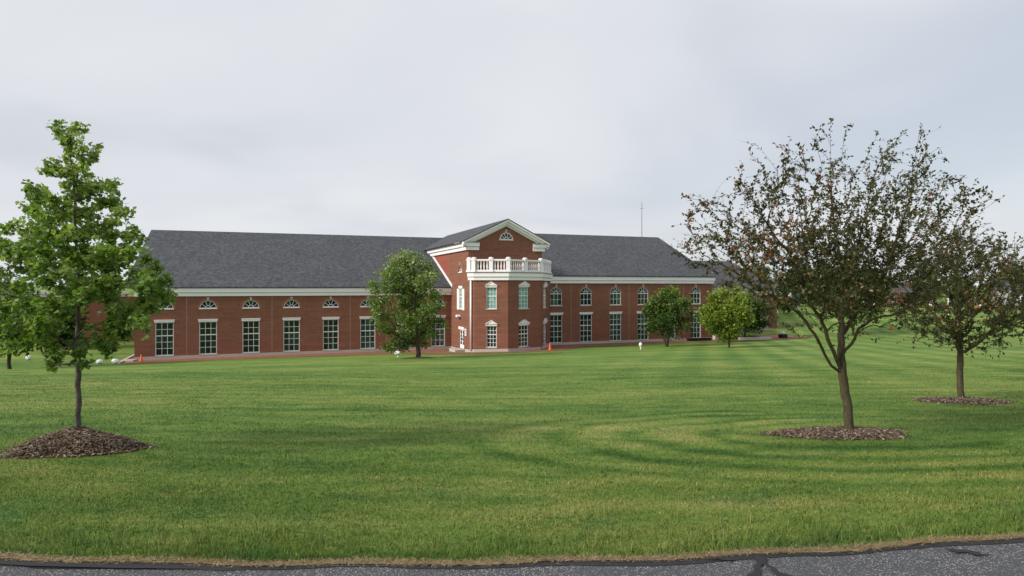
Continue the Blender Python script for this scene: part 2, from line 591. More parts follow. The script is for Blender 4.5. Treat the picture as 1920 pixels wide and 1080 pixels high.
r_ = random.Random(3)
ex = np.arange(-7, 7.01, 0.16)
ribbon('crack_sealant', [(x, float(road_y(x)) + 0.018 * math.sin(5.1 * x) - 0.028) for x in ex],
       [0.05 + 0.03 * math.sin(x * 1.7) + (0.04 if x < -1.6 or x > 2.6 else 0) + r_.uniform(-.012, .012) for x in ex], 5.604, M['tar'], road)
for k, (a, b, w) in enumerate([((1.555, 4.05), (1.525, 3.90), .075), ((1.525, 3.91), (1.22, 3.45), .055), ((1.525, 3.91), (1.72, 3.40), .05),
                               ((1.19, 4.0), (1.38, 3.945), .03), ((2.78, 4.12), (3.0, 4.02), .05), ((-3.9, 3.93), (-1.9, 3.83), .04),
                               ((1.22, 3.45), (0.2, 2.2), .05), ((1.72, 3.40), (2.4, 2.0), .05)]):
    p = wig(a, b, 8, 0.012, k)
    ribbon('crack_sealant', p, [w * (1 + 0.35 * math.sin(i * 1.9 + k)) for i in range(9)], 5.608 + 0.001 * k, M['tar'], road)

# dry verge between asphalt and turf
m = MB()
vx = np.arange(-14, 14.01, 0.1)
rr = random.Random(5)
lo = [(x, float(road_y(x)) + 0.018 * math.sin(5.1 * x) + 0.004 + rr.uniform(-.012, .012)) for x in vx]
hi = [(x, y + 0.055 + rr.uniform(-.02, .02)) for x, y in lo]
for i in range(len(vx) - 1):
    m.poly([(*lo[i], 5.606), (*lo[i + 1], 5.606), (*hi[i + 1], gz(*hi[i + 1]) + .006), (*hi[i], gz(*hi[i]) + .006)])
tag(m.build('dry_verge', M['dirt']), kind='structure')

# ------------------------------------------------------------------ the building
TH = math.radians(21)
UX = np.array([math.cos(TH), math.sin(TH)])
NX = np.array([-UX[1], UX[0]])
JP = np.array([-7.03, 74.0])


def world(t, y):
    p = JP + t * UX + y * NX
    return float(p[0]), float(p[1])


def gl(t, y):
    return gz(*world(t, y))


B0 = empty('brick_building', (JP[0], JP[1], 0), TH)
tag(B0, 'long red brick building with grey shingle roofs, white cornices and balustraded central bay', 'building')


class Wall:
    """a vertical plane in building coordinates: P(a, z, d) with a along, d outwards"""
    def __init__(self, O, D):
        self.O = np.array(O, float)
        v = np.array(D, float)
        self.d = v / np.linalg.norm(v)
        self.n = np.array([self.d[1], -self.d[0]])
        self.rz = math.atan2(self.d[1], self.d[0])

    def P(self, a, z, d=0.0):
        p = self.O + a * self.d + d * self.n
        return (float(p[0]), float(p[1]), float(z))

    def box(self, m, a0, a1, z0, z1, d0, d1):
        P = self.P
        m.hexa([P(a0, z0, d1), P(a1, z0, d1), P(a1, z0, d0), P(a0, z0, d0),
                P(a0, z1, d1), P(a1, z1, d1), P(a1, z1, d0), P(a0, z1, d0)])

    def prism(self, m, pts, d0, d1):      # polygon in (a, z), ccw seen from outside, between d0 (back) and d1 (front)
        f = [self.P(a, z, d1) for a, z in pts]
        b = [self.P(a, z, d0) for a, z in pts]
        m.poly(f)
        n = len(pts)
        for i in range(n):
            j = (i + 1) % n
            m.poly([f[i], b[i], b[j], f[j]])

    def bar(self, m, p, q, w, d0, d1):    # straight bar in the plane
        dx, dz = q[0] - p[0], q[1] - p[1]
        l = math.hypot(dx, dz)
        nx, nz = -dz / l * w / 2, dx / l * w / 2
        self.prism(m, [(p[0] - nx, p[1] - nz), (q[0] - nx, q[1] - nz), (q[0] + nx, q[1] + nz), (p[0] + nx, p[1] + nz)], d0, d1)


NARC = 14
DEPTH = 0.16


def arc(c, z, r, n=NARC):
    return [(c + r * math.cos(math.pi * i / n), z + r * math.sin(math.pi * i / n)) for i in range(n + 1)]   # right to left


def wall_mesh(w, a0, a1, z0, z1, ops, mat, name='wall', zfloor=None):
    """wall plane with real openings; ops: (kind, a0, a1, b0, b1)"""
    m = MB()
    A = sorted({a0, a1, *[o[1] for o in ops], *[o[2] for o in ops]})
    Z = sorted({z0, z1, *[o[3] for o in ops], *[o[4] for o in ops]})
    for i in range(len(A) - 1):
        ca = (A[i] + A[i + 1]) / 2
        run = None
        for j in range(len(Z) - 1):
            cz = (Z[j] + Z[j + 1]) / 2
            hole = any(o[1] < ca < o[2] and o[3] < cz < o[4] for o in ops)
            if hole:
                if run is not None:
                    m.poly([w.P(A[i], run), w.P(A[i + 1], run), w.P(A[i + 1], Z[j]), w.P(A[i], Z[j])])
                    run = None
            elif run is None:
                run = Z[j]
        if run is not None:
            m.poly([w.P(A[i], run), w.P(A[i + 1], run), w.P(A[i + 1], Z[-1]), w.P(A[i], Z[-1])])
    for k, x0, x1, b0, b1 in ops:
        c, r = (x0 + x1) / 2, (x1 - x0) / 2
        if k == 'rect':
            outl = [(x0, b0), (x1, b0), (x1, b1), (x0, b1)]
        else:
            zs = b1 - r
            ar = arc(c, zs, r)
            outl = ([(x0, b0), (x1, b0)] if zs - b0 > 0.02 else []) + ar
            h = NARC // 2
            for i in range(h):
                m.poly([w.P(*ar[i + 1]), w.P(*ar[i]), w.P(x1, b1)])
                m.poly([w.P(*ar[NARC - i]), w.P(*ar[NARC - i - 1]), w.P(x0, b1)])
        n = len(outl)
        for i in range(n):
            p, q = outl[i], outl[(i + 1) % n]
            m.poly([w.P(*p), w.P(*p, -DEPTH - .06), w.P(*q, -DEPTH - .06), w.P(*q)])
    return m.build(name, mat, B0)


_pm = MB()
_pm.box(-.5, .5, -.006, .006, -.5, .5)
PANE = _pm.mesh('pane')
WEDGE = []
for i in range(5):
    mm = MB()
    g0, g1 = math.pi * i / 5 + .05, math.pi * (i + 1) / 5 - .05
    r0, r1 = .36, .95
    pts = [(r0 * math.cos(g0), r0 * math.sin(g0))] + [(r1 * math.cos(g0 + (g1 - g0) * k / 4), r1 * math.sin(g0 + (g1 - g0) * k / 4)) for k in range(5)] + [(r0 * math.cos(g1), r0 * math.sin(g1))]
    mm.poly([(x, -.006, z) for x, z in pts])
    WEDGE.append(mm.mesh('pane'))
mm = MB()
mm.poly([(.30 * math.cos(math.pi * k / 8), -.006, .30 * math.sin(math.pi * k / 8)) for k in range(9)])
HUB = mm.mesh('pane')
PR = random.Random(21)


def pane(mesh, w, a, z, sx, sz, parent, mat, d=None):
    d = -DEPTH - .02 if d is None else d
    o = bpy.data.objects.new('pane', mesh)
    o.location = w.P(a, z, d)
    o.rotation_euler = (PR.gauss(0, .006), 0, w.rz + PR.gauss(0, .006))
    o.scale = (sx, 1, sz)
    COL.objects.link(o)
    o.parent = parent
    if not o.data.materials:
        o.data.materials.append(None)
    o.material_slots[0].link = 'OBJECT'
    o.material_slots[0].material = mat
    return o


def rect_frame(m, w, a0, a1, b0, b1, fw, d0, d1):
    w.box(m, a0, a0 + fw, b0, b1, d0, d1)
    w.box(m, a1 - fw, a1, b0, b1, d0, d1)
    w.box(m, a0 + fw, a1 - fw, b0, b0 + fw, d0, d1)
    w.box(m, a0 + fw, a1 - fw, b1 - fw, b1, d0, d1)


def grid_window(w, a0, a1, b0, b1, glass, rows=(3, 2), cols=3, fw=.075, heavy=True, lintel=None, sill=True, name='window'):
    """rows = rows below and above the heavy transom"""
    m = MB()
    rect_frame(m, w, a0, a1, b0, b1, fw, -DEPTH - .05, -DEPTH + .06)
    n = sum(rows)
    H = (b1 - b0 - 2 * fw) / n
    Wd = (a1 - a0 - 2 * fw) / cols
    for i in range(1, n):
        z = b0 + fw + i * H
        t = .045 if (i == rows[0] and heavy) else .02
        w.box(m, a0 + fw, a1 - fw, z - t, z + t, -DEPTH - .03, -DEPTH + (.045 if t > .03 else .025))
    for j in range(1, cols):
        a = a0 + fw + j * Wd
        w.box(m, a - .02, a + .02, b0 + fw, b1 - fw, -DEPTH - .028, -DEPTH + .022)
    o = m.build(name, M['white'], B0)
    for i in range(n):
        for j in range(cols):
            pane(PANE, w, a0 + fw + (j + .5) * Wd, b0 + fw + (i + .5) * H, Wd - .02, H - .02, o, glass)
    if lintel == 'band':
        q = MB()
        w.box(q, a0 - .07, a1 + .07, b1 + .003, b1 + .23, -.1, .05)
        w.box(q, a0 - .10, a1 + .10, b1 + .19, b1 + .26, -.05, .09)
        q.build('lintel', M['white'], o)
    if lintel == 'pediment':
        q = MB()
        w.box(q, a0 - .06, a1 + .06, b1 + .003, b1 + .2, -.1, .07)
        w.prism(q, [(a0 - .14, b1 + .2), (a1 + .14, b1 + .2), ((a0 + a1) / 2, b1 + .62)], -.05, .16)
        w.prism(q, [(a0 - .14, b1 + .2), (a0 - .02, b1 + .2), ((a0 + a1) / 2, b1 + .54), (a1 + .02, b1 + .2), (a1 + .14, b1 + .2), ((a0 + a1) / 2, b1 + .62)], .1, .22)
        q.build('pediment', M['white'], o)
    if sill:
        q = MB()
        w.box(q, a0 - .06, a1 + .06, b0 - .09, b0 - .003, -.12, .07)
        q.build('sill', M['stone'], o)
    return o


def fan_parts(m, w, c, z, r, fw):
    """curved frame and radial bars of a half-round light"""
    n = NARC
    o_, i_ = arc(c, z, r - .002), arc(c, z, r - fw)
    for i in range(n):
        w.prism(m, [i_[i], o_[i], o_[i + 1], i_[i + 1]], -DEPTH - .05, -DEPTH + .06)
    ri, ro = r * .30, r * .36
    a_, b_ = arc(c, z, ri), arc(c, z, ro)
    for i in range(n):
        w.prism(m, [a_[i], b_[i], b_[i + 1], a_[i + 1]], -DEPTH - .03, -DEPTH + .025)
    for k in range(1, 5):
        g = math.pi * k / 5
        w.bar(m, (c + ro * math.cos(g), z + ro * math.sin(g)), (c + (r - fw) * math.cos(g), z + (r - fw) * math.sin(g)), .042, -DEPTH - .03, -DEPTH + .022)


def arch_trim(w, c, z, r, o):
    q = MB()
    a_, b_ = arc(c, z, r + .004), arc(c, z, r + .23)
    for i in range(NARC):
        w.prism(q, [a_[i], b_[i], b_[i + 1], a_[i + 1]], -.1, .012)
    q.build('brick_arch', M['brick_arch'], o)
    k = MB()
    w.prism(k, [(c - .08, z + r + .01), (c + .08, z + r + .01), (c + .13, z + r + .33), (c - .13, z + r + .33)], -.1, .05)
    k.build('keystone', M['stone'], o)


def fan_window(w, c, z, r, glass, trim=True):
    m = MB()
    fan_parts(m, w, c, z, r, .07)
    w.box(m, c - r, c + r, z, z + .07, -DEPTH - .05, -DEPTH + .062)
    o = m.build('window', M['white'], B0)
    for k in range(5):
        pane(WEDGE[k], w, c, z + .03, r * .97, r * .95, o, glass)
    pane(HUB, w, c, z + .05, r, r * .95, o, glass)
    if trim:
        arch_trim(w, c, z, r, o)
    q = MB()
    w.box(q, c - r - .06, c + r + .06, z - .08, z - .003, -.12, .06)
    q.build('sill', M['white'], o)
    return o


def arch_window(w, a0, a1, b0, b1, glass):
    c, r = (a0 + a1) / 2, (a1 - a0) / 2
    zs = b1 - r
    fw = .075
    m = MB()
    fan_parts(m, w, c, zs, r, fw)
    w.box(m, a0, a0 + fw, b0, zs, -DEPTH - .05, -DEPTH + .06)
    w.box(m, a1 - fw, a1, b0, zs, -DEPTH - .05, -DEPTH + .06)
    w.box(m, a0 + fw, a1 - fw, b0, b0 + fw, -DEPTH - .05, -DEPTH + .06)
    w.box(m, a0 + fw, a1 - fw, zs - .045, zs + .045, -DEPTH - .05, -DEPTH + .05)
    Wd = (a1 - a0 - 2 * fw) / 3
    H = (zs - .045 - b0 - fw) / 2
    w.box(m, a0 + fw, a1 - fw, b0 + fw + H - .02, b0 + fw + H + .02, -DEPTH - .03, -DEPTH + .025)
    for j in (1, 2):
        w.box(m, a0 + fw + j * Wd - .02, a0 + fw + j * Wd + .02, b0 + fw, zs - .045, -DEPTH - .028, -DEPTH + .022)
    o = m.build('window', M['white'], B0)
    for i in range(2):
        for j in range(3):
            pane(PANE, w, a0 + fw + (j + .5) * Wd, b0 + fw + (i + .5) * H, Wd - .02, H - .02, o, glass)
    for k in range(5):
        pane(WEDGE[k], w, c, zs + .02, r * .97, r * .95, o, glass)
    pane(HUB, w, c, zs + .05, r, r * .9, o, glass)
    arch_trim(w, c, zs, r, o)
    q = MB()
    w.box(q, a0 - .06, a1 + .06, b0 - .09, b0 - .003, -.12, .06)
    q.build('sill', M['stone'], o)
    return o


def offset_line(pts, d):
    """offset an open polyline to its right by d with mitred corners"""
    out = []
    n = len(pts)
    for i in range(n):
        ns = []
        for a, b in ((i - 1, i), (i, i + 1)):
            if a >= 0 and b < n:
                v = np.array(pts[b]) - np.array(pts[a])
                v = v / np.linalg.norm(v)
                ns.append(np.array([v[1], -v[0]]))
        if len(ns) == 1:
            out.append(np.array(pts[i]) + d * ns[0])
        else:
            s = ns[0] + ns[1]
            out.append(np.array(pts[i]) + d * s / (1 + ns[0].dot(ns[1])))
    return out


def moulding(pts, steps, mat, name='cornice', back=-.05, parent=None, bottom=None):
    """steps: (z0, z1, protrusion at bottom, protrusion at top)"""
    m = MB()
    inner = offset_line(pts, back)
    for z0, z1, p0, p1 in steps:
        ob, ot = offset_line(pts, p0), offset_line(pts, p1)
        for i in range(len(pts) - 1):
            zb0 = z0 if bottom is None else bottom[i]
            zb1 = z0 if bottom is None else bottom[i + 1]
            zt0 = z1 if bottom is None else bottom[i] + (z1 - z0)
            zt1 = z1 if bottom is None else bottom[i + 1] + (z1 - z0)
            m.hexa([(*ob[i], zb0), (*ob[i + 1], zb1), (*inner[i + 1], zb1), (*inner[i], zb0),
                    (*ot[i], zt0), (*ot[i + 1], zt1), (*inner[i + 1], zt1), (*inner[i], zt0)])
    return m.build(name, mat, parent or B0)


# --- left wing
WL = Wall((0, 0), (1, 0))
LC = [-29.39, -25.47, -21.44, -17.46, -13.45, -9.50, -5.52, -1.55]
GL2 = mat_glass('window_glass_pale', [(0.0, (0.008, 0.020, 0.018)), (0.45, (0.020, 0.050, 0.042)), (0.8, (0.035, 0.095, 0.080)), (1.0, (0.07, 0.17, 0.15))])
GL3 = mat_glass('window_glass_dark', [(0.0, (0.003, 0.006, 0.007)), (0.6, (0.008, 0.018, 0.017)), (1.0, (0.02, 0.05, 0.045))])
GR = random.Random(4)
def gsel(): return GR.choice((M['glass'], M['glass'], GL2, GL3))


ops = []
for c in LC:
    ops += [('rect', c - .82, c + .82, .37, 3.68), ('fan', c - .80, c + .80, 5.03, 5.83)]
wall_mesh(WL, -32, 0, -.3, 6.45, ops, M['brick'])
for c in LC:
    grid_window(WL, c - .82, c + .82, .37, 3.68, gsel(), lintel='band')
    fan_window(WL, c, 5.03, .80, gsel())
moulding([(-32.0, 0), (-.02, 0)], [(6.26, 6.60, .20, .20), (6.60, 6.65, .14, .14), (6.65, 7.04, .32, .32)], M['white'])
moulding([(-32.6, 0), (-.02, 0)], [(7.04, 7.15, .36, .42)], M['gutter'], 'gutter')
# --- right wing
RC = [13.37, 17.49, 21.72, 25.81, 29.98, 34.06]
ops = []
for c in RC:
    ops += [('rect', c - .85, c + .85, .27, 3.74), ('arch', c - .82, c + .82, 4.86, 7.14)]
wall_mesh(WL, 12.3, 36.7, -.3, 7.8, ops, M['brick'])
for c in RC:
    grid_window(WL, c - .85, c + .85, .27, 3.74, gsel(), lintel='band')
    arch_window(WL, c - .82, c + .82, 4.86, 7.14, gsel())
moulding([(12.4, 0), (36.7, 0), (36.7, 2)], [(7.62, 7.96, .20, .20), (7.96, 8.01, .14, .14), (8.01, 8.42, .32, .32)], M['white'])
moulding([(12.4, 0), (36.7, 0), (36.7, 2)], [(8.42, 8.54, .36, .42)], M['gutter'], 'gutter')
# thin control joints in the brickwork
for a in (-27.4, -19.4, -11.4, -7.5, 15.4, 23.7, 32.1):
    q = MB()
    WL.box(q, a - .012, a + .012, .35, 6.2 if a < 0 else 7.5, -.02, .004)
    q.build('control_joint', M['stone'], B0)


def roof_slab(m, x0, x1, ya, za, yb, zb, th=.12):
    m.hexa([(x0, ya, za - th), (x1, ya, za - th), (x1, yb, zb - th), (x0, yb, zb - th),
            (x0, ya, za), (x1, ya, za), (x1, yb, zb), (x0, yb, zb)])


m = MB()
roof_slab(m, -32.9, 0.0, -.42, 7.20, 16, 14.07)
roof_slab(m, -32.9, 0.0, 32.5, 7.17, 16.002, 14.07)
roof_slab(m, 0.0, 4.2, 9.0, 7.17 + 9.55 * .41692, 16, 14.07)
roof_slab(m, 0.0, 4.2, 23, 7.17 + 9.5 * .41692, 16.002, 14.07)
m.build('roof', M['roof'], B0)
m = MB()
roof_slab(m, 8.3, 37.0, -.42, 8.59, 13.3, 14.86)
roof_slab(m, 8.3, 37.0, 27.2, 8.56, 13.302, 14.86)
m.build('roof', M['roof'], B0)
# gable ends and rear walls of the two wings
m = MB()
m.poly([(-32, 0, -.3), (-32, 0, 6.9), (-32, 16, 13.7), (-32, 32, 6.9), (-32, 32, -.3)])
m.poly([(-32, 32, -.3), (-32, 32, 6.9), (8, 32, 6.9), (8, 32, -.3)])
m.poly([(36.7, 0, -.3), (36.7, 26.6, -.3), (36.7, 26.6, 8.4), (36.7, 13.3, 14.5), (36.7, 0, 8.4)])
m.poly([(8, 26.6, -.3), (8, 26.6, 8.4), (36.7, 26.6, 8.4), (36.7, 26.6, -.3)])
m.build('wall', M['brick'], B0)

# --- central block with gable
WS = Wall((0, 0), (0, -1))           # side wall, a runs forward
SO = [('rect', 3.46, 4.56, 4.78, 7.02), ('fan', 3.70 - .72, 3.70 + .72, 8.83, 9.55), ('rect', 3.36, 5.16, .46, 2.52)]
wall_mesh(WS, -1.1, 6.7, -.3, 11.3, SO, M['brick'])
wall_mesh(WS, -17, -1.1, 6.5, 11.3, [], M['brick_new'])
DEPTH = .04
grid_window(WS, 3.46, 4.56, 4.78, 7.02, M['glass_blind'], cols=2, rows=(3, 2))
DEPTH = .16
q = MB()                               # white surround of the tall window
WS.box(q, 2.62, 3.40, 4.66, 6.98, .0, .07)
WS.box(q, 4.62, 5.40, 4.66, 6.98, .0, .07)
WS.box(q, 3.30, 4.72, 7.03, 7.30, .0, .10)
q.build('window_surround', M['white'], B0)
fan_window(WS, 3.70, 8.83, .72, M['glass'])
# double door
m = MB()
for a0, a1 in ((3.36, 4.25), (4.27, 5.16)):
    WS.box(m, a0, a0 + .14, .46, 2.52, -.14, -.08)
    WS.box(m, a1 - .14, a1, .46, 2.52, -.14, -.08)
    WS.box(m, a0 + .14, a1 - .14, .46, .86, -.14, -.08)
    WS.box(m, a0 + .14, a1 - .14, 2.40, 2.52, -.14, -.08)
    for i in range(1, 4):
        z = .86 + 1.54 * i / 4
        WS.box(m, a0 + .14, a1 - .14, z - .02, z + .02, -.14, -.085)
door = m.build('door', M['white'], B0)
for a0 in (3.36, 4.27):
    for i in range(4):
        pane(PANE, WS, a0 + .445, .86 + 1.54 * (i + .5) / 4, .6, .36, door, M['glass'], -.12)
q = MB()
WS.box(q, 4.17, 4.20, 1.35, 1.65, -.08, -.02)
WS.box(q, 4.32, 4.35, 1.35, 1.65, -.08, -.02)
q.build('handle', M['metal'], door)
q = MB()
WS.box(q, 3.22, 5.30, 2.53, 2.82, -.05, .08)
q.build('lintel', M['white'], door)
q = MB()
WS.box(q, 3.1, 5.5, -.2, .43, .0, 1.1)
q.build('door_step', M['stone'], B0, bevel=.02)
q = MB()                               # wall lamp over the door
WS.box(q, 3.60, 3.82, 3.92, 4.06, .0, .10)
WS.prism(q, [(3.42, 3.86), (4.0, 3.86), (4.0, 4.0), (3.86, 4.12), (3.56, 4.12), (3.42, 4.0)], .06, .46)
lamp = q.build('wall_lamp', M['white'], B0, bevel=.02)
q = MB()
WS.box(q, 3.52, 3.90, 3.76, 3.858, .12, .40)
q.build('lamp_lens', M['ink'], lamp)

WG = Wall((0, -6.7), (1, 0))
m = MB()
m.poly([WG.P(0, -.3), WG.P(8.54, -.3), WG.P(8.54, 11.5), WG.P(4.27, 13.95), WG.P(0, 11.5)])
m.poly([(8.54, -6.7, -.3), (8.54, 17, -.3), (8.54, 17, 11.5), (8.54, -6.7, 11.5)])
m.poly([(0, 17, -.3), (0, 17, 11.5), (4.27, 17, 13.9), (8.54, 17, 11.5), (8.54, 17, -.3)])
m.build('wall', M['brick'], B0)
DEPTH = -.05                            # this light sits just proud of the gable wall, in its own brick arch
fan_window(WG, 4.27, 12.30, .76, M['glass'])
DEPTH = .16
st = [(11.10, 11.46, .22, .22), (11.46, 11.50, .16, .16), (11.50, 11.86, .38, .38)]
moulding([(0, 16.5), (0, -6.7), (1.15, -6.7)], st, M['white'])
moulding([(0, 16.5), (0, -6.7), (1.15, -6.7)], [(11.86, 11.96, .44, .52)], M['gutter'], 'gutter')
moulding([(7.39, -6.7), (8.54, -6.7), (8.54, 10)], st, M['white'])
moulding([(7.39, -6.7), (8.54, -6.7), (8.54, 10)], [(11.86, 11.96, .44, .52)], M['gutter'], 'gutter')
m = MB()                                # raking cornice
for s in (-1, 1):
    e, a = (4.27 + s * 4.95, 11.97), (4.27, 14.42)
    def off(p, dz): return (p[0], p[1] - dz)
    for d1, t0, t1 in ((.62, .0, .20), (.42, .20, .46), (.14, .46, .66)):
        pts = [off(e, t1), off(a, t1), off(a, t0), off(e, t0)]
        if s > 0:
            pts = pts[::-1]
        WG.prism(m, pts, -.1, d1)
m.build('raking_cornice', M['white'], B0)
m = MB()
for s in (-1, 1):
    xe, xr = 4.27 + s * 5.0, 4.27
    p = [(xe, -7.36, 11.97), (xr, -7.36, 14.45), (xr, 17.2, 14.45), (xe, 17.2, 11.97)]
    b = [(x, y, z - .02) for x, y, z in p]
    t = [(x, y, z + .07) for x, y, z in p]
    m.hexa(b + t)
m.build('roof', M['roof'], B0)
# white flashing where the wing's roof meets the side wall
m = MB()
y0, y1 = -.62, 11.2
sl = (14.07 - 7.17) / 16.55
m.hexa([(-.10, y0, 7.10), (-.004, y0, 7.10), (-.004, y1, 7.10 + sl * (y1 - y0)), (-.10, y1, 7.10 + sl * (y1 - y0)),
        (-.10, y0, 7.42), (-.004, y0, 7.42), (-.004, y1, 7.42 + sl * (y1 - y0)), (-.10, y1, 7.42 + sl * (y1 - y0))])
m.build('roof_flashing', M['white'], B0)

# --- the bay
G1, A_, B_, C_, D_ = (0, -6.7), (.49, -7.3), (3.63, -9.0), (8.0, -7.3), (12.57, 0)
def face(P, Q): return Wall(P, (Q[0] - P[0], Q[1] - P[1])), math.hypot(Q[0] - P[0], Q[1] - P[1])
for P, Q, c, hw, zs in ((A_, B_, 1.82, .55, ((.84, 3.10), (4.88, 7.14))), (B_, C_, 2.26, .72, ((.80, 3.10), (4.88, 7.18))), (C_, D_, 3.85, 1.25, ((.62, 2.95), (4.80, 7.14)))):
    w, L = face(P, Q)
    wall_mesh(w, 0, L, -.3, 8.1, [('rect', c - hw, c + hw, z0, z1) for z0, z1 in zs], M['brick'])
    grid_window(w, c - hw, c + hw, *zs[0], M['glass'], lintel='pediment')
    grid_window(w, c - hw, c + hw, *zs[1], M['glass_blind'], lintel='pediment')
w, L = face(G1, A_)
m = MB()
m.poly([w.P(0, -.3), w.P(L, -.3), w.P(L, 8.1), w.P(0, 8.1)])
m.build('wall', M['brick'], B0)
BL = [(.05, -6.75), A_, B_, C_, (12.45, -.2)]
moulding(BL, [(7.90, 8.22, .20, .20), (8.22, 8.27, .14, .14), (8.27, 8.66, .32, .32)], M['white'])
moulding(BL, [(8.66, 8.77, .37, .44)], M['gutter'], 'gutter')
m = MB()
pt = [(*p, 8.70) for p in offset_line(BL, .3)] + [(8.54, .2, 8.70), (8.54, -6.69, 8.70)]
m.poly(pt)
m.build('balcony_floor', M['gutter'], B0)
# balustrade
RL = [np.array(p) for p in offset_line([(.12, -6.9), A_, B_, C_, (11.6, -1.55)], .10)]
segs = [(RL[0], RL[1], 1), (RL[1], RL[2], 2), (RL[2], RL[3], 2), (RL[3], RL[4], 3)]
m = MB()
for p, q_, k in segs:
    w = Wall(p, q_ - p)
    L = np.linalg.norm(q_ - p)
    w.box(m, 0, L, 8.78, 8.98, -.13, .13)
    w.box(m, 0, L, 9.92, 10.10, -.13, .13)
bal = m.build('balustrade', M['white'], B0)
pm = MB()
pm.box(-.21, .21, -.21, .21, 0, 1.36)
pm.box(-.27, .27, -.27, .27, 0, .18)
pm.box(-.26, .26, -.26, .26, 1.20, 1.32)
pm.lathe((0, 0, 1.36), [(.27, 0), (.28, .06), (.24, .14), (.12, .20)], 10)
POST = pm.mesh('post')
POST.materials.append(M['white'])
lm = MB()
lm.lathe((0, 0, 8.98), [(.075, 0), (.075, .06), (.05, .10), (.085, .26), (.095, .36), (.06, .58), (.045, .72), (.06, .80), (.075, .86), (.075, .94)], 8)
BALU = lm.mesh('baluster')
BALU.materials.append(M['white'])
for p in BALU.polygons:
    p.use_smooth = True
done = []
for p, q_, k in segs:
    L = np.linalg.norm(q_ - p)
    rz = math.atan2(*(q_ - p)[::-1])
    for i in range(k + 1):
        c = p + (q_ - p) * i / k
        if any(np.linalg.norm(c - d_) < .2 for d_ in done):
            continue
        done.append(c)
        o = bpy.data.objects.new('post', POST)
        o.location = (c[0], c[1], 8.76)
        o.rotation_euler = (0, 0, rz)
        COL.objects.link(o)
        o.parent = bal
    for i in range(k):
        a, b = L * i / k + .26, L * (i + 1) / k - .26
        nb = max(1, int((b - a) / .27))
        for j in range(nb):
            c = p + (q_ - p) / L * (a + (b - a) * (j + .5) / nb)
            o = bpy.data.objects.new('baluster', BALU)
            o.location = (c[0], c[1], 0)
            COL.objects.link(o)
            o.parent = bal
m = MB()
m.lathe((.17, -7.05, .5), [(.105, 0), (.105, 7.5)], 10)
m.build('downspout', M['white'], B0, smooth=True)
# plinth, following the ground
PL = [(-32.0, 0), (0, 0), (0, -3.0)]
moulding(PL, [(0, .62, .05, .05)], M['stone'], 'plinth', bottom=[-.3 + gl(*p) for p in PL])
PL = [(0, -5.6), G1, A_, B_, C_, D_, (36.72, 0), (36.72, 4)]
moulding(PL, [(0, .62, .05, .05)], M['stone'], 'plinth', bottom=[-.3 + gl(*p) for p in PL[:-2]] + [-.3, -.3])

# --- far wing on the right, set back
WF = Wall((36.7, 11), (1, 0))
FC = [3.1, 7.1, 11.1, 15.07, 19.05]
ops = []
for c in FC:
    ops += [('rect', c - .82, c + .82, .44, 3.42), ('fan', c - .80, c + .80, 4.42, 5.22)]
wall_mesh(WF, 0, 21.7, -.3, 6.0, ops, M['brick'])
for c in FC:
    grid_window(WF, c - .82, c + .82, .44, 3.42, gsel(), lintel='band')
    fan_window(WF, c, 4.42, .80, M['glass'])
fx1 = 36.7 + 21.7
moulding([(36.72, 11), (fx1, 11), (fx1, 13)], [(5.78, 6.1, .08, .12), (6.1, 6.45, .36, .42), (6.45, 6.6, .52, .6)], M['white'])
moulding([(36.72, 11), (fx1, 11), (fx1, 13)], [(0, .6, .05, .05)], M['stone'], 'plinth', bottom=[-.3, -.3, -.3])
m = MB()
roof_slab(m, 36.75, fx1 + .4, 10.45, 6.62, 23, 11.8)
roof_slab(m, 36.75, fx1 + .4, 35.5, 6.62, 23.002, 11.8)
m.build('roof', M['roof'], B0)
m = MB()
m.poly([(fx1, 11, -.3), (fx1, 35, -.3), (fx1, 35, 6.4), (fx1, 23, 11.5), (fx1, 11, 6.4)])
m.build('wall', M['brick'], B0)
# --- low wing behind on the left
WB = Wall((-50, 25), (1, 0))
wall_mesh(WB, 0, 17.9, -.3, 6.3, [], M['brick'])
moulding([(-50, 40), (-50, 25), (-32.05, 25)], [(5.9, 6.25, .08, .12), (6.25, 6.6, .34, .42)], M['white'])
m = MB()
m.poly([(-50, 25, 6.4), (-32.05, 25, 6.4), (-32.05, 40, 6.4), (-50, 40, 6.4)])
m.build('roof', M['gutter'], B0)
m = MB()
m.poly([(-50, 25, -.3), (-50, 25, 6.3), (-50, 40, 6.3), (-50, 40, -.3)])
m.build('wall', M['brick'], B0)

# sign beside the door
sg = empty('wall_sign', (0, 0, 0))
WSw = WS
q = MB()
q.box(-.30, .30, -.02, .02, -.38, .38)
px, py = world(-.045, -5.87)
sg.location = (px, py, 2.33)
sg.rotation_euler = (0, 0, TH - math.pi / 2)
tag(sg, 'small white upright sign on the brick wall beside the white double door', 'sign')
q.build('board', M['white'], sg)
q = MB()
for z, wd in ((.2, .16), (.05, .2), (-.1, .13), (-.22, .17)):
    q.box(-wd, wd, -.024, -.0205, z - .035, z + .035)
q.build('lettering', M['ink'], sg)

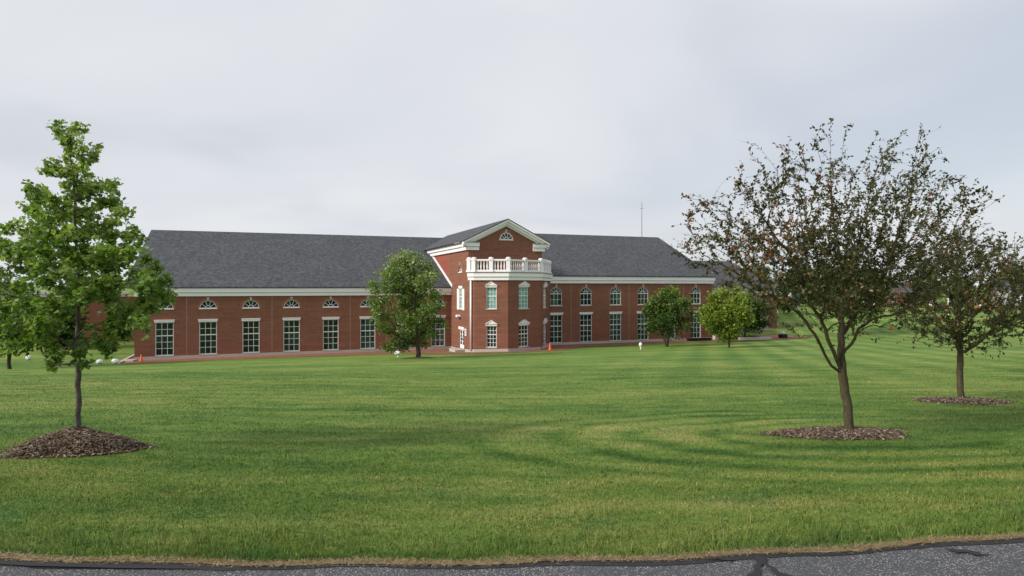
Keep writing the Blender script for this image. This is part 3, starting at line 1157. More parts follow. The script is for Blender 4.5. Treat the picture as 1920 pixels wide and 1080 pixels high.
# ------------------------------------------------------------------ paving
def strip(name, inner, outer, mat, lift=.03, n=14, kind='structure', nrow=6):
    """quad strip between two polylines in world XY, draped on the ground"""
    def res(pl):
        pl = [np.array(p, float) for p in pl]
        out = []
        for a, b in zip(pl[:-1], pl[1:]):
            for i in range(n):
                out.append(a + (b - a) * i / n)
        out.append(pl[-1])
        return out
    I, O = res(inner), res(outer)
    V, F = [], []
    for a, b in zip(I, O):
        for j in range(nrow + 1):
            p = a + (b - a) * j / nrow
            V.append((p[0], p[1], gz(*p) + lift))
    for i in range(len(I) - 1):
        for j in range(nrow):
            a = i * (nrow + 1) + j
            F.append((a, a + 1, a + nrow + 2, a + nrow + 1))
    return tag(tri_mesh(name, V, F, mat), kind=kind)


inner = [world(*p) for p in ((-32.7, .3), (-20, .2), (-1.0, .2), (-.2, -6.6), (.4, -7.2), (3.63, -8.8), (7.9, -7.1), (12.6, .2), (24, .2), (37, .2))]
outer = [world(*p) for p in ((-32.7, -2.6), (-20, -2.5), (-6.0, -3.0), (-3.6, -8.6), (-1.5, -10.8), (3.6, -12.3), (9.5, -10.6), (15.2, -3.6), (24, -2.4), (37, -2.3))]
strip('brick_path', inner, outer, M['paver'])
strip('brick_path', [world(-32.75, .4), world(-32.75, 10), world(-32.75, 24)], [world(-32.06, .4), world(-32.06, 10), world(-32.06, 24)], M['paver'], .028)
m = MB()
a, b = world(-32.85, -2.6), world(-32.85, 24)
ux, uy = UX
m.hexa([(a[0] - .12 * ux, a[1] - .12 * uy, -.1), (a[0] + .12 * ux, a[1] + .12 * uy, -.1), (b[0] + .12 * ux, b[1] + .12 * uy, -.1), (b[0] - .12 * ux, b[1] - .12 * uy, -.1),
        (a[0] - .12 * ux, a[1] - .12 * uy, .13), (a[0] + .12 * ux, a[1] + .12 * uy, .13), (b[0] + .12 * ux, b[1] + .12 * uy, .13), (b[0] - .12 * ux, b[1] - .12 * uy, .13)])
tag(m.build('kerb', M['concrete']), kind='structure')
m = MB()
x_, y_ = world(-32.2, -.7)
m.box(x_ - .45, x_ + .45, y_ - .4, y_ + .4, 0.02, .18)
tag(m.build('stone_step', M['stone'], bevel=.02), 'pale stone step slab at the left corner of the brick building', 'step')
# plaza by the right corner
pl_in = [world(37, 5.5), world(44, 5.0), world(50, 3.0)]
pl_out = [world(37, -2.3), world(45, -4.3), world(52.5, -2.6)]
strip('brick_plaza', pl_in, pl_out, M['paver'], .032)

# ------------------------------------------------------------------ trees
class Skel:
    def __init__(self, step):
        self.p = np.zeros((60000, 3))
        self.par = np.full(60000, -1, int)
        self.pl = np.zeros(60000)
        self.n = 0
        self.step = step
        self.tips = []

    def add(self, p, par):
        i = self.n
        self.p[i] = p
        self.par[i] = par
        self.pl[i] = 0 if par < 0 else self.pl[par] + np.linalg.norm(self.p[par] - p)
        self.n += 1
        return i

    def stem(self, pts, rng, wob=.012, tip=True):
        pts = [np.array(q, float) for q in pts]
        if self.n == 0:
            i = self.add(pts[0], -1)
        else:
            i = int(np.argmin(np.linalg.norm(self.p[:self.n] - pts[0], axis=1)))
        # Catmull-Rom through the points
        P = [pts[0]] + pts + [pts[-1]]
        for k in range(1, len(P) - 2):
            L = np.linalg.norm(P[k + 1] - P[k])
            n = max(2, int(math.ceil(L / self.step)))
            for j in range(1, n + 1):
                t = j / n
                a, b, c, d_ = P[k - 1], P[k], P[k + 1], P[k + 2]
                q = .5 * (2 * b + (c - a) * t + (2 * a - 5 * b + 4 * c - d_) * t * t + (3 * b - a - 3 * c + d_) * t ** 3)
                i = self.add(q + rng.normal(0, wob, 3), i)
        if tip:
            self.tips.append(i)

    def reach(self, T, bf, rng, jit=.10, up=.25, zmin=None):
        T = np.asarray(T, float)
        d0 = np.array([np.min(np.linalg.norm(self.p[:self.n] - t, axis=1)) for t in T])
        z0 = zmin
        for t in T[np.argsort(d0)]:
            P = self.p[:self.n]
            D = np.linalg.norm(P - t, axis=1)
            cost = D + bf * self.pl[:self.n] + .6 * np.maximum(P[:, 2] - t[2], 0)
            if z0 is not None:
                cost = cost + np.where(P[:, 2] < z0, 50, 0)
            i = int(np.argmin(cost))
            L = D[i]
            if L < 1e-4:
                continue
            a = self.p[i].copy()
            pr = self.par[i]
            dr = (a - self.p[pr]) if pr >= 0 else np.array([0, 0, 1.])
            dr = dr / (np.linalg.norm(dr) + 1e-9)
            c = a + (dr * .5 + np.array([0, 0, up])) * L * .45 + (t - a) * .15
            n = max(2, int(math.ceil(L / self.step)))
            for j in range(1, n + 1):
                s = j / n
                q = (1 - s) ** 2 * a + 2 * s * (1 - s) * c + s * s * t
                if j < n:
                    q = q + rng.normal(0, jit * self.step, 3)
                i = self.add(q, i)
            self.tips.append(i)

    def radii(self, r0, R):
        n = self.n
        cnt = np.zeros(n)
        nt_ = max(2, len(self.tips))
        p = max(1.6, math.log(nt_) / math.log(R / r0))
        acc = np.zeros(n)
        haschild = np.zeros(n, bool)
        haschild[self.par[1:n]] = True
        acc[~haschild] = r0 ** p
        for i in range(n - 1, 0, -1):
            acc[self.par[i]] += acc[i]
        return acc ** (1 / p)

    def tubes(self, rad, flare=1.35, rootz=None, kmax=9):
        n = self.n
        ch = [[] for _ in range(n)]
        for i in range(1, n):
            ch[self.par[i]].append(i)
        V, F = [], []
        starts = [(0, None)]
        while starts:
            i, par = starts.pop()
            chain = [i] if par is None else [par, i]
            while ch[chain[-1]]:
                c = sorted(ch[chain[-1]], key=lambda j: -rad[j])
                for o in c[1:]:
                    starts.append((o, chain[-1]))
                chain.append(c[0])
            if len(chain) < 2:
                continue
            r_first = rad[chain[1]]
            k = kmax if r_first > .03 else (5 if r_first > .010 else 3)
            base = len(V)
            ref = np.array([.31, .95, .1])
            for ci, j in enumerate(chain):
                a = self.p[chain[max(0, ci - 1)]]
                b = self.p[chain[min(len(chain) - 1, ci + 1)]]
                t = b - a
                t = t / (np.linalg.norm(t) + 1e-9)
                u = np.cross(t, ref)
                if np.linalg.norm(u) < .1:
                    u = np.cross(t, np.array([1., 0, 0]))
                u /= np.linalg.norm(u)
                v = np.cross(t, u)
                r = rad[j] if not (ci == 0 and par is not None) else rad[chain[1]]
                if ci == len(chain) - 1:
                    r *= .5
                if par is None:
                    h = self.p[j][2] - self.p[0][2]
                    r *= 1 + (flare - 1) * math.exp(-h / max(.08, 1.6 * rad[0]))
                for s in range(k):
                    g = 2 * math.pi * s / k
                    V.append(self.p[j] + r * (math.cos(g) * u + math.sin(g) * v))
            for ci in range(len(chain) - 1):
                for s in range(k):
                    s2 = (s + 1) % k
                    a = base + ci * k
                    F.append((a + s, a + s2, a + k + s2, a + k + s))
        return np.array(V), np.array(F)


OV_V = np.array([(0, 0, 0), (.24, .30, .05), (.26, .62, .05), (0, 1, -.06), (-.26, .62, .05), (-.24, .30, .05)])
OV_F = np.array([(0, 1, 2), (0, 2, 3), (0, 3, 4), (0, 4, 5)])
CL_V = np.array([(0, 0, 0), (.42, .45, .10), (0, 1, -.05), (-.42, .45, .10)])
CL_F = np.array([(0, 1, 2), (0, 2, 3)])
MP_V = np.array([(0, .02, 0), (.20, .10, .02), (.50, .22, .07), (.36, .42, .03), (.44, .70, .04), (.22, .70, .0), (0, 1.0, -.10),
                 (-.22, .70, .0), (-.44, .70, .04), (-.36, .42, .03), (-.50, .22, .07), (-.20, .10, .02)])
MP_F = np.array([(0, 1, 3), (1, 2, 3), (0, 3, 5), (3, 4, 5), (0, 5, 7), (5, 6, 7), (0, 7, 9), (7, 8, 9), (0, 9, 11), (9, 10, 11)])


def leaves(pos, axis, size, rng, tv, tf, tint, upness=.9, droop=.25, spread=.7):
    n = len(pos)
    ax = axis + rng.normal(0, spread, (n, 3))
    ax[:, 2] -= droop
    ax /= np.linalg.norm(ax, axis=1)[:, None] + 1e-9
    nm = rng.normal(0, .6, (n, 3))
    nm[:, 2] += upness
    nm -= ax * np.sum(nm * ax, 1)[:, None]
    nm /= np.linalg.norm(nm, axis=1)[:, None] + 1e-9
    sx = np.cross(ax, nm)
    sz = size[:, None, None]
    V = pos[:, None, :] + sz * (tv[None, :, 0, None] * sx[:, None, :] + tv[None, :, 1, None] * ax[:, None, :] + tv[None, :, 2, None] * nm[:, None, :])
    k = len(tv)
    F = tf[None] + (np.arange(n) * k)[:, None, None]
    return V.reshape(-1, 3), F.reshape(-1, 3), np.repeat(tint, len(tf))


def crown_targets(prof, ncl, per, crad, rng, depth=1.0, shell=.45, flat=.65, zbias=1.0, holes=()):
    """prof rows: z, radius, centre offset x; clusters of twig ends inside that outline"""
    prof = np.array(prof, float)
    zs = np.linspace(prof[0, 0], prof[-1, 0], 200)
    rs = np.interp(zs, prof[:, 0], prof[:, 1])
    wgt = (rs + .05) ** 1.6
    wgt /= wgt.sum()
    T = []
    for c in range(ncl):
        z = rng.choice(zs, p=wgt)
        r = np.interp(z, prof[:, 0], prof[:, 1])
        cx = np.interp(z, prof[:, 0], prof[:, 2])
        g = rng.uniform(0, 2 * math.pi)
        rr = r * (shell + (1 - shell) * rng.uniform(0, 1) ** .6) - crad * .4
        rr = max(rr, 0) * (1 if rng.uniform() > .2 else rng.uniform(.1, .8))
        C = np.array([cx + rr * math.cos(g), rr * math.sin(g) * depth, z])
        q = rng.normal(0, 1, (per, 3)) * crad * rng.uniform(.6, 1.25)
        q[:, 2] *= flat
        T.append(C + q)
    return np.concatenate(T)


def blob_targets(blobs, x0, y0, k, dens, rng, depth):
    """clumps of twig ends: (x, y, r) in photo units scaled by k about the trunk base"""
    T = []
    for bx, by, r in blobs:
        n = max(4, int(dens * r * r))
        hw = depth(by)
        C = np.array([(bx - x0) * k, rng.uniform(-1, 1) * hw, (y0 - by) * k])
        q = rng.normal(0, .64, (n, 3)) * r * k
        q[:, 2] *= .72
        T.append(C + q)
    return np.concatenate(T)


def spread_depth(T, X0, Y0, Z0):
    """keep a limb's bearing from the eye when it is pushed nearer or farther"""
    T = np.array(T, float)
    f = (Y0 + T[:, 1]) / Y0
    T[:, 0] = (X0 + T[:, 0]) * f - X0
    T[:, 2] = EYE + (Z0 + T[:, 2] - EYE) * f - Z0
    return T


LEAF_STATS = []


def tree(name, loc, label, cat, stems, T, R, r0, leafmat, bark, lsize, nper, rng, tmpl='cl', bf=.35, step=.2, zmin=None, tintf=None,
         back=3, spread=.7, droop=.25, upness=.9, group=None, jit=.1, up=.25, flare=1.4, scat=.5, bare=None):
    root = empty(name, loc)
    tag(root, label, cat, group)
    sk = Skel(step)
    for i, s in enumerate(stems):
        sk.stem(s, rng, wob=step * .05)
    sk.reach(T, bf, rng, jit=jit, up=up, zmin=zmin)
    rad = sk.radii(r0, R)
    V, F = sk.tubes(rad, flare)
    tri_mesh('trunk', V, F, bark, root, None, True)
    # leaves along the last nodes of each twig
    P, A, ZT = [], [], []
    for t in sk.tips:
        if bare is not None and rng.uniform() < bare(sk.p[t]):
            continue
        path = [t]
        for _ in range(back):
            j = sk.par[path[-1]]
            if j < 0 or rad[j] > max(4 * r0, R * .35):
                break
            path.append(j)
        pts = sk.p[path]
        if len(path) < 2:
            continue
        n = nper if np.isscalar(nper) else rng.integers(nper[0], nper[1] + 1)
        s = rng.uniform(0, 1, n) ** 1.3 * (len(path) - 1)
        i = np.minimum(s.astype(int), len(path) - 2)
        f = (s - i)[:, None]
        q = pts[i] * (1 - f) + pts[i + 1] * f
        dr = pts[0] - pts[-1]
        dr = dr / (np.linalg.norm(dr) + 1e-9)
        P.append(q + rng.normal(0, 1, (n, 3)) * lsize * scat)
        A.append(np.repeat(dr[None], n, 0))
        ZT.append(s / max(1, len(path) - 1))
    P, A, ZT = np.concatenate(P), np.concatenate(A), np.concatenate(ZT)
    n = len(P)
    size = lsize * np.clip(rng.normal(1, .25, n), .45, 1.6)
    tint = np.clip(rng.normal(.5, .2, n), 0, 1) if tintf is None else tintf(P, ZT, rng)
    tv, tf = dict(cl=(CL_V, CL_F), ov=(OV_V, OV_F), mp=(MP_V, MP_F))[tmpl]
    V, F, ti = leaves(P, A, size, rng, tv, tf, tint, upness, droop, spread)
    tri_mesh('crown', V, F, leafmat, root, ti)
    LEAF_STATS.append((name, n, sk.n))
    return root


BARK_GREY = mat_bark('grey_bark', (0.045, 0.038, 0.030), (0.12, 0.105, 0.085), (0.16, 0.15, 0.12))
BARK_MOSS = mat_bark('mossy_bark', (0.034, 0.028, 0.018), (0.088, 0.074, 0.044), (0.105, 0.098, 0.034))
BARK_DARK = mat_bark('dark_bark', (0.030, 0.024, 0.019), (0.075, 0.060, 0.048), (0.09, 0.085, 0.07))
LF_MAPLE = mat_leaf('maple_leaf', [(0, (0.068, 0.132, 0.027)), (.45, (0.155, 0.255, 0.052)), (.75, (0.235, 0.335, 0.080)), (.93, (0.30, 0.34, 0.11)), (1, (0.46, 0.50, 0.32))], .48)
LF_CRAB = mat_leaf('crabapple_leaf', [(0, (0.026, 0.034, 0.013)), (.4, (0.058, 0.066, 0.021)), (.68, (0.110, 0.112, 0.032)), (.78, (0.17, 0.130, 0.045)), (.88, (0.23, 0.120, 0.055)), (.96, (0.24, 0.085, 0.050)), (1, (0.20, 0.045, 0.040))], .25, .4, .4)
LF_LUSH = mat_leaf('lush_leaf', [(0, (0.050, 0.095, 0.018)), (.5, (0.125, 0.205, 0.036)), (.8, (0.200, 0.280, 0.070)), (.95, (0.34, 0.40, 0.21)), (1, (0.52, 0.55, 0.40))], .42)
LF_DARK = mat_leaf('dark_leaf', [(0, (0.018, 0.046, 0.011)), (.5, (0.052, 0.105, 0.019)), (.85, (0.120, 0.195, 0.034)), (1, (0.22, 0.29, 0.06))], .34)
LF_BRIGHT = mat_leaf('bright_leaf', [(0, (0.070, 0.125, 0.016)), (.5, (0.165, 0.240, 0.030)), (.85, (0.265, 0.335, 0.055)), (1, (0.36, 0.40, 0.09))], .42)

# --- maple, left foreground
rng = np.random.default_rng(101)
MX, MY = -5.43, 8.0
mzb = gz(MX, MY)
MOUND = .235
prof = [(.80, .30, -.05), (1.08, .78, -.15), (1.41, 1.10, -.12), (1.75, 1.26, .0), (2.08, 1.16, -.02), (2.41, 1.04, -.06), (2.75, .80, .0), (3.08, .68, -.03), (3.41, .42, -.05), (3.68, .26, -.10), (3.86, .12, -.12)]
BLOBS = [(103, 240, 11), (120, 254, 13), (143, 240, 12), (132, 268, 13), (138, 290, 13), (160, 282, 10), (186, 274, 6), (176, 292, 10), (163, 305, 13), (140, 318, 15), (113, 322, 13), (90, 303, 11), (82, 320, 12),
         (168, 326, 10), (150, 345, 13), (125, 345, 13), (52, 355, 11), (70, 365, 15), (90, 378, 16), (58, 386, 13), (45, 394, 9), (110, 382, 15), (140, 372, 13), (165, 360, 15), (187, 352, 14), (210, 352, 13), (222, 345, 9),
         (195, 376, 17), (215, 382, 15), (237, 391, 11), (250, 399, 7), (170, 396, 17), (140, 402, 15), (105, 408, 17), (80, 416, 15), (66, 400, 13), (3, 432, 14), (25, 424, 11), (40, 440, 17), (65, 445, 19), (95, 440, 19), (125, 440, 18),
         (155, 435, 18), (187, 432, 19), (210, 416, 15), (226, 402, 9), (215, 446, 17), (246, 446, 13), (266, 436, 11), (277, 452, 11), (-15, 460, 18), (10, 465, 18), (300, 500, 13), (285, 482, 13), (325, 525, 11), (331, 548, 10), (310, 552, 13),
         (322, 562, 9), (290, 577, 13), (252, 592, 15), (276, 602, 9), (286, 616, 7), (222, 610, 15), (240, 626, 10), (200, 648, 13), (216, 660, 9), (182, 640, 14), (85, 650, 14), (100, 670, 13), (150, 664, 12), (166, 680, 8), (90, 684, 7), (30, 640, 15), (8, 652, 13), (50, 622, 16), (-25, 600, 16)]
BLOBS += [(160, 470, 15), (190, 466, 15), (130, 472, 15), (100, 466, 15), (215, 476, 15), (70, 472, 16), (40, 475, 16), (245, 480, 14), (175, 490, 16), (145, 495, 16)]
brng = np.random.default_rng(5)
for _ in range(78):
    by = brng.uniform(462, 640)
    lo_, hi_ = np.interp(by, [460, 520, 560, 600, 640], [-40, -50, -50, -45, 10]), np.interp(by, [460, 500, 550, 600, 640], [275, 290, 315, 285, 220])
    BLOBS.append((brng.uniform(lo_, hi_), by, brng.uniform(12, 19)))
BLOBS = [(145 + (bx - 145) * .93, by, r) for bx, by, r in BLOBS]
T = blob_targets(BLOBS, 145, 812, .00667, .072, rng, lambda y: np.interp(y, [230, 340, 450, 560, 640, 690], [.12, .45, .85, 1.0, .7, .3]))
stems = [[(0, 0, -.25), (.01, 0, .6), (-.01, .01, 1.2), (.0, 0, 1.9), (-.03, .0, 2.6), (-.05, 0, 3.2), (-.16, 0, 3.80)],
         [(-.03, 0, 3.1), (.05, .0, 3.5), (.10, 0, 3.84)]]
T = spread_depth(T, MX, MY, mzb + MOUND)
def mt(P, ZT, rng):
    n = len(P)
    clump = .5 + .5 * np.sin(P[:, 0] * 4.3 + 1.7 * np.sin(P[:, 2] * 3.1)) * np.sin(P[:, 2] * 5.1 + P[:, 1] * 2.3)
    t = rng.normal(.46, .21, n) + .25 * (clump - .5) + .10 * (P[:, 2] - 2.2)  # tint rises with height: the lit top of the crown put into leaf colour
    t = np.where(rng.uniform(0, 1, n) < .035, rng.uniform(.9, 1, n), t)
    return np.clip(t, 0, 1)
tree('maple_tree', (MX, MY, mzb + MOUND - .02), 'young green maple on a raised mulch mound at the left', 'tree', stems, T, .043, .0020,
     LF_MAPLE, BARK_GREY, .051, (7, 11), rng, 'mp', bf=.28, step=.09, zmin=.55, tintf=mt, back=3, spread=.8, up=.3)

# --- crabapples, right foreground
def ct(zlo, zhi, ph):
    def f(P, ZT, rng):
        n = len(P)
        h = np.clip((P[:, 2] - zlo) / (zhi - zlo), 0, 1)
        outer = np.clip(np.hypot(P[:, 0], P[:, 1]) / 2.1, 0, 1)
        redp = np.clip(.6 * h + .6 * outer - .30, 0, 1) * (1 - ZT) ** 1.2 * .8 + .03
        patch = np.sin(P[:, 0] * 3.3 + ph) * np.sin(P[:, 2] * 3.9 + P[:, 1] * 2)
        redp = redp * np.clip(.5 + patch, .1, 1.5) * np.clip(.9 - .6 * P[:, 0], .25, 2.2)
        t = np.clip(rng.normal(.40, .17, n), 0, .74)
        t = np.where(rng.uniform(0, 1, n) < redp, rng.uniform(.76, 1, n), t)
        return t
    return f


rng = np.random.default_rng(202)
k = .00757
def cs(pts, dy=0.0):
    out = []
    for i, (x, y) in enumerate(pts):
        out.append(((x - 1594) * k, dy * i / max(1, len(pts) - 1), (815 - y) * k))
    return out
stems = [cs([(1594, 830), (1590, 770), (1580, 705), (1577, 650), (1579, 590), (1580, 530), (1573, 470), (1560, 390), (1558, 300), (1557, 240)]),
         cs([(1578, 708), (1552, 682), (1534, 645), (1503, 600), (1462, 572), (1400, 530), (1330, 490), (1285, 470)], -.7),
         cs([(1578, 700), (1558, 655), (1543, 612), (1518, 570), (1490, 500), (1440, 430), (1390, 345)], -1.0),
         cs([(1580, 672), (1603, 642), (1611, 624), (1642, 604), (1672, 598), (1702, 584), (1714, 555), (1780, 470), (1830, 395)], -.6),
         cs([(1579, 640), (1600, 600), (1612, 560), (1650, 540), (1690, 430), (1720, 330), (1728, 240)], .9),
         cs([(1578, 600), (1540, 560), (1515, 500), (1500, 400), (1480, 300), (1455, 280)], .9),
         cs([(1580, 560), (1600, 500), (1620, 420), (1645, 320), (1690, 265)], -.9),
         cs([(1580, 580), (1640, 520), (1720, 440), (1770, 330)], 1.3),
         cs([(1578, 560), (1520, 520), (1420, 460), (1330, 385), (1295, 372)], .9)]
prof = [(1.75, 1.35, -.15), (2.08, 1.95, -.22), (2.54, 2.15, -.25), (2.99, 2.12, -.12), (3.37, 1.95, -.05), (3.65, 1.5, .02), (3.92, 1.2, .05), (4.08, .9, .1)]
Ta = crown_targets([(1.75, .95, -.1), (2.0, 1.4, -.05), (2.3, 1.5, .0), (2.8, 1.3, .05), (3.1, .8, .05)], 115, 9, .24, rng, depth=.95, shell=.2, flat=.8)
Tb = crown_targets(prof, 230, 6, .20, rng, depth=.9, shell=.5, flat=1.0)
# long leafy shoots that stand out of the crown
Tc = []
for x, y in ((1520, 248), (1557, 236), (1452, 276), (1480, 290), (1409, 307), (1365, 340), (1290, 372), (1305, 395), (1282, 410), (1728, 238), (1700, 262), (1650, 285), (1770, 282), (1640, 305), (1832, 342), (1845, 385), (1858, 380), (1540, 270), (1600, 300), (1800, 360), (1275, 470), (1268, 455), (1740, 290), (1720, 280), (1585, 290), (1500, 300), (1620, 310), (1560, 320), (1670, 320), (1435, 330), (1340, 380), (1790, 345)):
    Tc.append(((x - 1594) * k, rng.normal(0, .5), (815 - y) * k))
for x, y in ((1660, 640), (1650, 620), (1635, 645), (1690, 610), (1700, 625), (1475, 615), (1500, 640), (1440, 600), (1420, 580)):
    Tc.append(((x - 1594) * k, rng.normal(-.2, .3), (815 - y) * k))
CB = [(1290, 375, 10), (1310, 385, 14), (1335, 390, 16), (1300, 415, 14), (1325, 430, 16), (1290, 465, 14), (1275, 480, 10), (1315, 470, 16), (1345, 450, 18), (1370, 420, 18), (1300, 505, 14), (1335, 500, 18), (1370, 480, 18), (1400, 450, 20), (1360, 530, 18),
      (1400, 510, 20), (1430, 550, 18), (1440, 480, 20), (1470, 520, 22), (1460, 570, 16), (1420, 400, 16), (1445, 430, 18), (1410, 340, 10), (1430, 365, 14), (1470, 300, 14), (1490, 330, 16), (1520, 280, 14), (1460, 380, 18),
      (1680, 470, 24), (1720, 480, 24), (1750, 430, 20), (1790, 400, 16), (1820, 380, 12), (1840, 365, 8), (1700, 530, 24), (1660, 540, 24), (1620, 540, 24), (1740, 520, 22), (1550, 540, 24), (1590, 500, 24), (1640, 490, 24), (1690, 380, 18), (1720, 330, 16), (1740, 290, 12), (1500, 480, 22), (1540, 470, 22), (1600, 560, 20), (1510, 560, 20), (1650, 580, 18), (1700, 570, 18)]
Td = blob_targets(CB, 1594, 815, k, .031, rng, lambda y: 1.2)
Tb = Tb[rng.uniform(0, 1, len(Tb)) < np.where(Tb[:, 2] > 3.9, .7, 1.0)]
T = np.concatenate([Ta, Tb, Td, np.array(Tc)])
CX, CY = 4.79, 9.07
T = spread_depth(T, CX, CY, gz(CX, CY))
stems = [stems[0]] + [list(spread_depth(q, CX, CY, gz(CX, CY))) for q in stems[1:]]
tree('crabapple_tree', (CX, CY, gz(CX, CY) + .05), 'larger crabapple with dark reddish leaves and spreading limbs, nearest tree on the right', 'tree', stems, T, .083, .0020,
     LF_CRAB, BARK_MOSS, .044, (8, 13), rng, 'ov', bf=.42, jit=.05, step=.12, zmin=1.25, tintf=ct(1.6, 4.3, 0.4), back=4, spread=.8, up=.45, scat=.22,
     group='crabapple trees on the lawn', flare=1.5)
rng = np.random.default_rng(303)
k2 = .01145
def cs2(pts, dy=0.0):
    return [((x - 1802) * k2, dy * i / max(1, len(pts) - 1), (753 - y) * k2) for i, (x, y) in enumerate(pts)]
stems = [cs2([(1802, 765), (1800, 720), (1800, 650), (1799, 590), (1797, 520), (1790, 430)]),
         cs2([(1798, 668), (1784, 630), (1775, 590), (1750, 540), (1730, 470)], -.6),
         cs2([(1803, 668), (1830, 640), (1855, 600), (1875, 560), (1900, 480)], -.6),
         cs2([(1796, 632), (1752, 610), (1730, 596), (1700, 590), (1690, 560)], .5),
         cs2([(1836, 630), (1870, 628), (1905, 605), (1930, 590)], .2),
         cs2([(1802, 640), (1840, 610), (1850, 540), (1850, 450)], .9),
         cs2([(1799, 640), (1770, 600), (1760, 540), (1765, 450)], .9)]
prof = [(1.28, 1.2, .05), (1.65, 1.7, .15), (2.2, 1.85, .25), (2.8, 1.8, .28), (3.2, 1.35, .25), (3.55, .7, .1)]
Ta = crown_targets(prof, 230, 8, .22, rng, depth=.95, shell=.3, flat=.9)
Tc = [((x - 1802) * k2, rng.normal(0, .4), (753 - y) * k2) for x, y in ((1760, 410), (1850, 425), (1875, 440), (1905, 455), (1830, 430), (1715, 455), (1700, 480), (1920, 500), (1880, 600), (1900, 620), (1740, 625), (1720, 610))]
DX, DY = 9.64, 13.73
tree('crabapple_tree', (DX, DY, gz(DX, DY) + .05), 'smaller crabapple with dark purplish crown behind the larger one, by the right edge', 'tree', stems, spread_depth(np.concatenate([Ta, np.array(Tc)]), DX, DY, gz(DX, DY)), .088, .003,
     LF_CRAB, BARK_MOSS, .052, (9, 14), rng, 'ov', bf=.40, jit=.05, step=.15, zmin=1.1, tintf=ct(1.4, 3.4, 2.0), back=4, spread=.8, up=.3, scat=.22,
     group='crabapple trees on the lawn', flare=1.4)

# --- trees further off
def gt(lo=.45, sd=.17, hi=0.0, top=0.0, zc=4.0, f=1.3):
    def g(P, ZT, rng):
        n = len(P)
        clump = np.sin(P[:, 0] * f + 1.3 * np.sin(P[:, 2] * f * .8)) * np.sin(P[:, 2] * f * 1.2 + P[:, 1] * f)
        t = rng.normal(lo, sd, n) + .15 * clump + top * (P[:, 2] - zc)  # top: light on the upper crown painted as paler leaves with height
        t = np.where(rng.uniform(0, 1, n) < hi * np.clip((P[:, 2] - 1) / zc, 0, 2), rng.uniform(.88, 1, n), t)  # hi: pale leaves, commoner higher up: painted highlights and silvery turned leaves
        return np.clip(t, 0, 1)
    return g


def far_tree(name, X, Y, label, prof, ncl, per, crad, R, leafmat, lsize, nper, seed, tint, nstem=1, fork=.8, height=None, group=None, bark=None, depth=1.0, lean=0.0, zmin=None, blobs=None):
    rng = np.random.default_rng(seed)
    top = prof[-1][0]
    stems = []
    if nstem == 1:
        stems.append([(0, 0, -.2), (lean * .3, 0, top * .25), (lean * .6, 0, top * .5), (prof[-1][2], 0, top * .9)])
    else:
        for i in range(nstem):
            g = 2 * math.pi * i / nstem + .6
            e = np.interp(top * .6, [q[0] for q in prof], [q[1] for q in prof]) * .55
            stems.append([(0, 0, -.2), (.22 * math.cos(g), .22 * math.sin(g), fork * .6), (e * .6 * math.cos(g), e * .6 * math.sin(g), top * .38), (e * math.cos(g), e * math.sin(g), top * .75)])
    T = crown_targets(prof, ncl, per, crad, rng, depth=depth, shell=.5, flat=.7)
    if blobs is not None:
        T = blob_targets(*blobs[:4], blobs[4], rng, blobs[5])
    return tree(name, (X, Y, gz(X, Y)), label, 'tree', stems, T, R, .008, leafmat, bark or BARK_DARK, lsize, nper, rng, 'cl', bf=.3, step=.45,
                zmin=zmin if zmin is not None else prof[0][0] * .6, tintf=tint, back=2, spread=.85, scat=.9, group=group)


SB = [(757, 483, 15), (740, 492, 13), (780, 490, 13), (800, 506, 13), (812, 520, 11), (722, 510, 11), (745, 515, 17), (770, 515, 17), (795, 530, 16), (708, 532, 9), (700, 545, 7), (725, 540, 16), (752, 540, 18), (778, 545, 18), (815, 552, 12), (826, 575, 8),
      (708, 565, 8), (722, 567, 14), (750, 570, 18), (780, 575, 18), (806, 578, 14), (703, 587, 7), (722, 590, 13), (748, 597, 16), (776, 600, 16), (805, 603, 13), (828, 602, 7), (834, 618, 5), (735, 618, 12), (716, 612, 8), (762, 625, 14), (790, 625, 13), (812, 628, 8), (742, 640, 10), (724, 652, 7), (735, 655, 6), (757, 647, 9), (772, 640, 10), (790, 645, 8)]
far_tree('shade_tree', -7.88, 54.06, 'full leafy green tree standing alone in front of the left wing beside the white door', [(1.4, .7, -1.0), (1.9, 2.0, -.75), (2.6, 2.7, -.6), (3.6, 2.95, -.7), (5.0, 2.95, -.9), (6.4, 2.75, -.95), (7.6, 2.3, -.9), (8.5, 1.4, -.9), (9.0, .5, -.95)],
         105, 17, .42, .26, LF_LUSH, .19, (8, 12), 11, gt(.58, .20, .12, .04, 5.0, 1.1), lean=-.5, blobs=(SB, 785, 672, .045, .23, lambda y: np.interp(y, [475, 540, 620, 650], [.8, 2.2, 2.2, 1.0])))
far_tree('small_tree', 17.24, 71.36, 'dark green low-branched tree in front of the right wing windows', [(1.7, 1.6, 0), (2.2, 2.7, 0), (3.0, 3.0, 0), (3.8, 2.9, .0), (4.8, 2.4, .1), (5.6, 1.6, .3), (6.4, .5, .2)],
         70, 15, .42, .24, LF_DARK, .22, (7, 11), 12, gt(.56, .22, .06, .10, 3.8, 1.2), nstem=3, fork=1.0, zmin=.9, group='small trees by the right wing')
